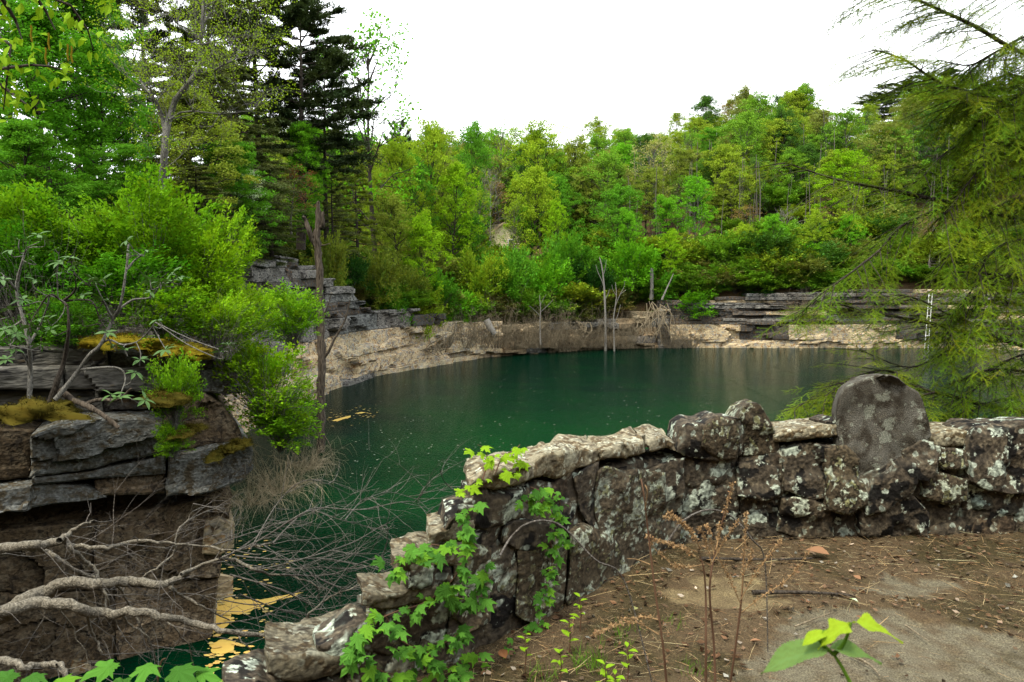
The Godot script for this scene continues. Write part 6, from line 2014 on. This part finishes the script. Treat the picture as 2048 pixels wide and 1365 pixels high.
	for b in B:
		var p := smooth(line(b[0], b[1], b[2], 0.05), 6)
		var br := MB.new()
		br.tube(moved(p, o), taper(p.size(), b[3], 0.004, 0.08), 6, Color.WHITE, 0.05)
		var where := [[], [], []]
		var cols := [[], [], []]
		var base := tint(0.85, 1.15, 0.08)
		for k in range(2, p.size()):
			var dir := (p[k] - p[k - 1]).normalized()
			if (p[k] as Vector3).x > 5.0:
				continue
			var tt := float(k) / p.size()
			for j in (2 if b[0][1] < 300 else (1 if k % 3 else 2)):
				if rng.randf() < (0.1 if (p[k] as Vector3).x > 3.4 or b[0][1] < 300 else 0.36):
					continue
				# a side twig that hangs
				var sg := 1.0 if (k + j) % 2 else -1.0
				var side := dir.cross(Vector3.UP).normalized() * sg
				var l := rng.randf_range(0.25, 0.7) * (1.25 - 0.8 * tt)
				var d := (dir * 0.75 + side * rng.randf_range(0.3, 0.9) + Vector3(0, -0.22 * b[4], 0)).normalized()
				var q := PackedVector3Array([p[k]])
				var steps := maxi(int(l / 0.09), 2)
				for s in steps:
					d = (d + Vector3(0, -0.09 * b[4], 0) + rv() * 0.1).normalized()
					q.append(q[q.size() - 1] + d * (l / steps))
				br.tube(moved(q, o), taper(q.size(), 0.0045, 0.0015), 4, Color.WHITE)
				for s in range(1, q.size()):
					for e in (2 if s % 2 or b[0][1] < 300 else 1):
						var sd := (q[s] - q[s - 1]).normalized()
						var ax := sd.cross(Vector3.UP)
						ax = ax.normalized() if ax.length() > 0.1 else Vector3.RIGHT
						var f := (sd + ax * rng.randf_range(0.15, 0.9) * (1.0 if (e + s) % 2 else -1.0) + Vector3(0, -0.1, 0) + rv() * 0.15).normalized()
						var v := rng.randi() % 3
						where[v].append(Transform3D(Basis.looking_at(f, (Vector3.UP + rv() * 0.35).normalized()).scaled(Vector3.ONE * rng.randf_range(0.42, 0.78) * (1.25 if b[0][1] < 300 else 1.0)), q[s] - o))
						var c := tint(0.5, 1.5, 0.14)
						cols[v].append(Color(c.r * base.r, c.g * base.g, c.b * base.b))
			var v2 := rng.randi() % 3
			where[v2].append(Transform3D(Basis.looking_at((dir + rv() * 0.4).normalized(), (Vector3.UP + rv() * 0.3).normalized()).scaled(Vector3.ONE * 0.8), p[k] - o))
			cols[v2].append(base)
		var bn := put("bough", br.mesh(), M.dark_bark, t)
		for v in 3:
			many("needle_sprays", kits[v], M.spray_multi, bn, where[v], cols[v])


func wall_vines() -> void:
	rng.seed = 980
	var shapes := [lobed_leaf(1), lobed_leaf(2), lobed_leaf(3)]
	# stem line, how far in front of the wall, leaf size, leaves per step
	var VN := [
		["creeper with sharp-lobed leaves spilling over the stepped low end of the wall", [[690, 1300, 730, 1255, 790, 1225, 850, 1205, 905, 1160, 930, 1100, 925, 1050, 950, 1010], [770, 1230, 800, 1280, 850, 1300, 900, 1280, 930, 1250], [880, 1180, 930, 1200, 960, 1170, 985, 1120], [850, 1300, 880, 1330, 930, 1340, 960, 1300], [700, 1290, 740, 1330, 790, 1350, 850, 1340], [900, 1100, 860, 1090, 820, 1110, 780, 1130]], 0.062, "vine"],
		["young yellow-green creeper sprouting from the top of the wall where it bends", [[965, 960, 975, 925, 970, 900, 955, 890], [990, 950, 1005, 915, 1030, 900, 1040, 890], [1000, 955, 1030, 935, 1045, 925], [960, 965, 945, 975, 925, 985]], 0.05, "seedling"],
		["trailing creeper hanging down the middle of the wall face beside the big lichened stone", [[1060, 975, 1090, 985, 1115, 990, 1120, 1020, 1110, 1050, 1125, 1080], [1100, 1080, 1105, 1120, 1095, 1160, 1085, 1200], [1080, 1220, 1075, 1250, 1050, 1290, 1010, 1290], [1040, 1000, 1070, 1010, 1090, 1000]], 0.052, "vine"],
	]
	for v in VN:
		var s0: Array = v[1][0]
		var t := thing("creeper", v[0], "creeper", at(s0[0], s0[1], wall_d(s0[0]) - 0.08), "creepers on the parapet")
		var o := t.position
		for l in v[1]:
			var p := PackedVector3Array()
			for k in range(0, l.size(), 2):
				p.append(at(l[k], l[k + 1], wall_d(l[k]) - 0.09 - 0.05 * rng.randf()))
			var q := smooth(p, 5)
			var m := MB.new()
			m.tube(moved(q, o), taper(q.size(), 0.0035, 0.0015), 5, Color.WHITE)
			put("stem", m.mesh(), M.weed_stem, t)
			for k in range(1, q.size()):
				for j in (2 if v[3] == "vine" else 1):
					if rng.randf() < 0.2:
						continue
					var lf := put("leaf", shapes[rng.randi() % 3], M[v[3] if v[3] != "vine" else ["vine", "vine", "vine_dark", "vine_light"][rng.randi() % 4]], t)
					var out := (Vector3(rng.randf_range(-0.8, 0.8), rng.randf_range(-0.7, 0.25), rng.randf_range(0.2, 1.0))).normalized()
					var up := (Vector3(0.1, 0.75, 0.65) + rv() * 0.4).normalized()
					lf.transform = Transform3D(Basis.looking_at(out, up).scaled(Vector3.ONE * v[2] * rng.randf_range(0.55, 1.3)), q[k] - o + rv() * 0.03 + Vector3(0, 0, 0.03))
	# leaves rising into the bottom corner
	var low := thing("creeper", "bright creeper leaves rising into the bottom corner below the fallen limbs", "creeper", at(300, 1460, 2.5))
	for l in [[[300, 1470, 310, 1400, 320, 1330, 330, 1318], [[240, 1330, 0.11, -1.2], [300, 1325, 0.10, 0.1], [345, 1335, 0.13, 0.9], [390, 1345, 0.09, 1.4], [310, 1365, 0.13, -0.4], [270, 1372, 0.12, -1.6]]], [[100, 1470, 80, 1400, 60, 1350], [[40, 1350, 0.11, -1.2], [70, 1345, 0.10, 0.3], [110, 1360, 0.10, 1.2], [10, 1362, 0.09, -1.6]]]]:
		var m := MB.new()
		var q := smooth(line(l[0], 2.5, 2.45, 0.02))
		m.tube(moved(q, low.position), taper(q.size(), 0.004, 0.002), 5, Color.WHITE)
		put("stem", m.mesh(), M.weed_stem, low)
		for e in l[1]:
			var lf := put("leaf", shapes[int(e[0]) % 3], M[["vine", "vine_dark", "vine_light"][int(e[0] / 10) % 3]], low)
			var c := at(e[0], e[1], 2.45) - low.position
			lf.transform = Transform3D(Basis.looking_at(Vector3(sin(e[3]), -0.1, cos(e[3]) * 0.7 + 0.2).normalized(), Vector3(0, 1, 0.35).normalized()).scaled(Vector3.ONE * e[2] * 1.1), c)


func small_plants() -> void:
	rng.seed = 990
	# dry weeds with seed heads
	var WE := [
		["tallest dry weed stem, dark and almost bare", [1336, 1400, 1326, 1290, 1310, 1180, 1296, 1060, 1288, 990, 1282, 958], [[1318, 1270, 1270, 1245, 1220, 1255, 1190, 1270], [1300, 1130, 1275, 1120, 1255, 1118], [1290, 1020, 1295, 985, 1290, 970], [1316, 1240, 1285, 1235, 1240, 1240]]],
		["dry brown weed with seed-crusted branches spreading to one side", [1412, 1400, 1412, 1290, 1412, 1200, 1408, 1140, 1400, 1112], [[1406, 1125, 1370, 1100, 1330, 1085, 1292, 1072], [1402, 1100, 1380, 1060, 1355, 1040, 1325, 1035], [1400, 1095, 1385, 1070, 1365, 1050, 1335, 1022], [1408, 1130, 1370, 1135, 1352, 1130], [1395, 1105, 1350, 1090, 1300, 1086, 1352, 1136]]],
		["dry rust-coloured weed with a plume of seeds at its top", [1432, 1400, 1428, 1290, 1420, 1200, 1422, 1150, 1432, 1100, 1446, 1040, 1458, 1000, 1466, 965], [[1424, 1130, 1410, 1080, 1398, 1055], [1428, 1110, 1420, 1070, 1412, 1050], [1434, 1095, 1440, 1060, 1436, 1050], [1425, 1125, 1450, 1080, 1478, 1040]]],
		["dry weed with a single upright seed spike", [1456, 1400, 1472, 1290, 1484, 1190, 1488, 1110, 1492, 1060, 1494, 1026], [[1482, 1200, 1510, 1150, 1540, 1110, 1564, 1080], [1482, 1210, 1460, 1160, 1440, 1120], [1486, 1150, 1500, 1120, 1505, 1100], [1478, 1230, 1530, 1190, 1580, 1155, 1622, 1095]]],
	]
	for i in WE.size():
		var w: Array = WE[i]
		var d := 2.2 + 0.1 * i
		var p := smooth(line(w[1], d, d, 0.02))
		p[0] = Vector3(p[0].x, LEDGE, p[0].z)
		var o := thing("dry_weed", w[0], "dry weed", p[0], "dry weeds before the wall")
		var st := MB.new()
		st.tube(moved(p, p[0]), taper(p.size(), 0.0042, 0.0018, 0.05), 6, Color.WHITE)
		put("stem", st.mesh(), M.weed_stem, o)
		var seeds := MB.new()
		for l in w[2] + ([w[1].slice(w[1].size() - 8)] if i > 1 else []):
			var q := smooth(line(l, d, d - 0.08, 0.03))
			var bm := MB.new()
			bm.tube(moved(q, p[0]), taper(q.size(), 0.0016, 0.0008), 5, Color.WHITE)
			put("side_stem", bm.mesh(), M.weed, o)
			if i == 0 and l[0] < 1310:
				continue
			for k in range(3, q.size()):
				for j in 7:
					var c: Vector3 = q[k].lerp(q[k - 1], rng.randf()) - p[0] + rv() * 0.005
					for e in 3:
						seeds.leaf(c, rv().normalized(), rv().normalized(), rng.randf_range(0.005, 0.010), 0.0055, tint(0.6, 1.5, 0.12))
		put("seed_heads", seeds.mesh(), M.weed, o)
	for a in [["grey arched cane in front of the lichened stones", [1000, 1112, 1020, 1078, 1050, 1050, 1090, 1042, 1130, 1058, 1190, 1120, 1250, 1165, 1310, 1195], 2.6], ["grey arched cane bowing over the dry weeds", [1335, 1085, 1370, 1040, 1420, 1020, 1465, 1035, 1505, 1080, 1530, 1125, 1540, 1160], 2.9]]:
		var p := line(a[1], a[2], a[2] + 0.3, 0.02)
		p[p.size() - 1].y = LEDGE + 0.01
		var q := smooth(p, 6)
		var m := MB.new()
		m.tube(moved(q, q[0]), taper(q.size(), 0.004, 0.0028), 6, Color.WHITE)
		var o := put("arched_cane", m.mesh(), M.thin_grey, self)
		o.position = q[0]
		tag(o, a[0], "cane")
	# seedlings
	var ov := oval_leaf(0.55)
	var SE := [[1138, 1290, 1238, "leafy seedling in front of the lichened stone with two pairs of leaves"], [1120, 1345, 1300, "broad-leaved seedling at the bottom near the creeper"], [1210, 1380, 1330, "seedling with round leaf at the lower edge of the view"], [1160, 1240, 1195, "tall thin seedling closest to the wall"], [1050, 1318, 1270, "small seedling beside the orange dead leaf"], [1255, 1340, 1295, "upright sprout at the edge of the grass"], [1230, 1385, 1350, "sprout half cut off by the lower edge of the view"]]
	for s in SE:
		var b := on_y(s[0], minf(s[1] + 25.0, 1400.0), LEDGE)
		var d := -b.z
		var o := thing("seedling", s[3], "seedling", b, "seedlings on the terrace")
		var top := at(s[0], s[2], d) - b
		var m := MB.new()
		m.tube(PackedVector3Array([Vector3.ZERO, top * 0.5 + Vector3(0.006, 0, 0), top]), PackedFloat32Array([0.003, 0.0025, 0.002]), 5, Color.WHITE)
		put("stem", m.mesh(), M.weed_stem, o)
		for k in 6:
			var lf := put("leaf", ov, M.seedling, o)
			var a: float = k * 2.4 + s[0]
			lf.transform = Transform3D(Basis.looking_at(Vector3(cos(a), 0.45, sin(a)).normalized(), Vector3.UP).scaled(Vector3.ONE * rng.randf_range(0.03, 0.055)), top * (1.0 - 0.12 * k))
	# grass
	var GR := [[1180, 1335, 0.10, 90, "thickest tuft of grass on the terrace"], [1090, 1360, 0.11, 40, "grass tuft by the foot of the wall"], [1255, 1258, 0.05, 40, "small grass tuft in the needle litter"], [1345, 1250, 0.05, 40, "fine grass beside the tan bare patch"], [1390, 1345, 0.06, 60, "low grass between the weed stems"], [1230, 1285, 0.06, 60, "grass tuft behind the seedlings"]]
	for g in GR:
		var m := MB.new()
		for k in g[3]:
			var r := rv() * 0.07
			var d: Vector3 = (Vector3(0, 1.2, 0) + rv() * 0.7).normalized() * g[2] * rng.randf_range(0.5, 1.2)
			m.blade(Vector3(r.x, 0, r.z), d, rv().normalized(), 0.004, tint(0.7, 1.3))
		var o := put("grass_tuft", m.mesh(), M.grass, self)
		o.position = on_y(g[0], g[1], LEDGE)
		tag(o, g[4], "grass", "grass tufts on the terrace")
	# big leaves close to the camera
	var base := Vector3(at(1720, 1400, 1.25).x, LEDGE, -1.25)
	var o := thing("maple_seedling", "young maple close to the camera with two toothed green leaves and a yellow-green one above", "seedling", base)
	var st := MB.new()
	for l in [[1760, 1500, 1700, 1365, 1668, 1310, 1650, 1296], [1668, 1310, 1690, 1285, 1703, 1246], [1668, 1310, 1640, 1282, 1650, 1262]]:
		var q := smooth(line(l, 1.23, 1.23, 0.0))
		st.tube(moved(q, base), taper(q.size(), 0.004, 0.002), 6, Color.WHITE)
	var stalk := PackedVector3Array([Vector3.ZERO, (at(1765, 1500, 1.23) - base) * 0.6, at(1760, 1500, 1.23) - base])
	st.tube(stalk, PackedFloat32Array([0.005, 0.0045, 0.004]), 6, Color.WHITE)
	put("stem", st.mesh(), M.grass, o)
	var lo := big_leaf(true)
	var plain_leaf := big_leaf(false)
	for e in [[1655, 1296, Vector3(-1, -0.16, 0.06), 0.115, "big_leaf", plain_leaf], [1660, 1298, Vector3(1, -0.05, 0.1), 0.085, "big_leaf", plain_leaf], [1706, 1244, Vector3(0.9, -0.1, 0.3), 0.078, "ygreen", lo], [1700, 1246, Vector3(-0.85, -0.3, 0.3), 0.07, "ygreen", lo], [1652, 1266, Vector3(-1, -0.1, 0.4), 0.05, "ygreen", plain_leaf]]:
		var lf := put("leaf", e[5], M[e[4]], o)
		lf.transform = Transform3D(Basis.looking_at((e[2] as Vector3).normalized(), Vector3(0.05, 1.0, 0.1).normalized()).scaled(Vector3.ONE * e[3]), at(e[0], e[1], 1.23) - base)
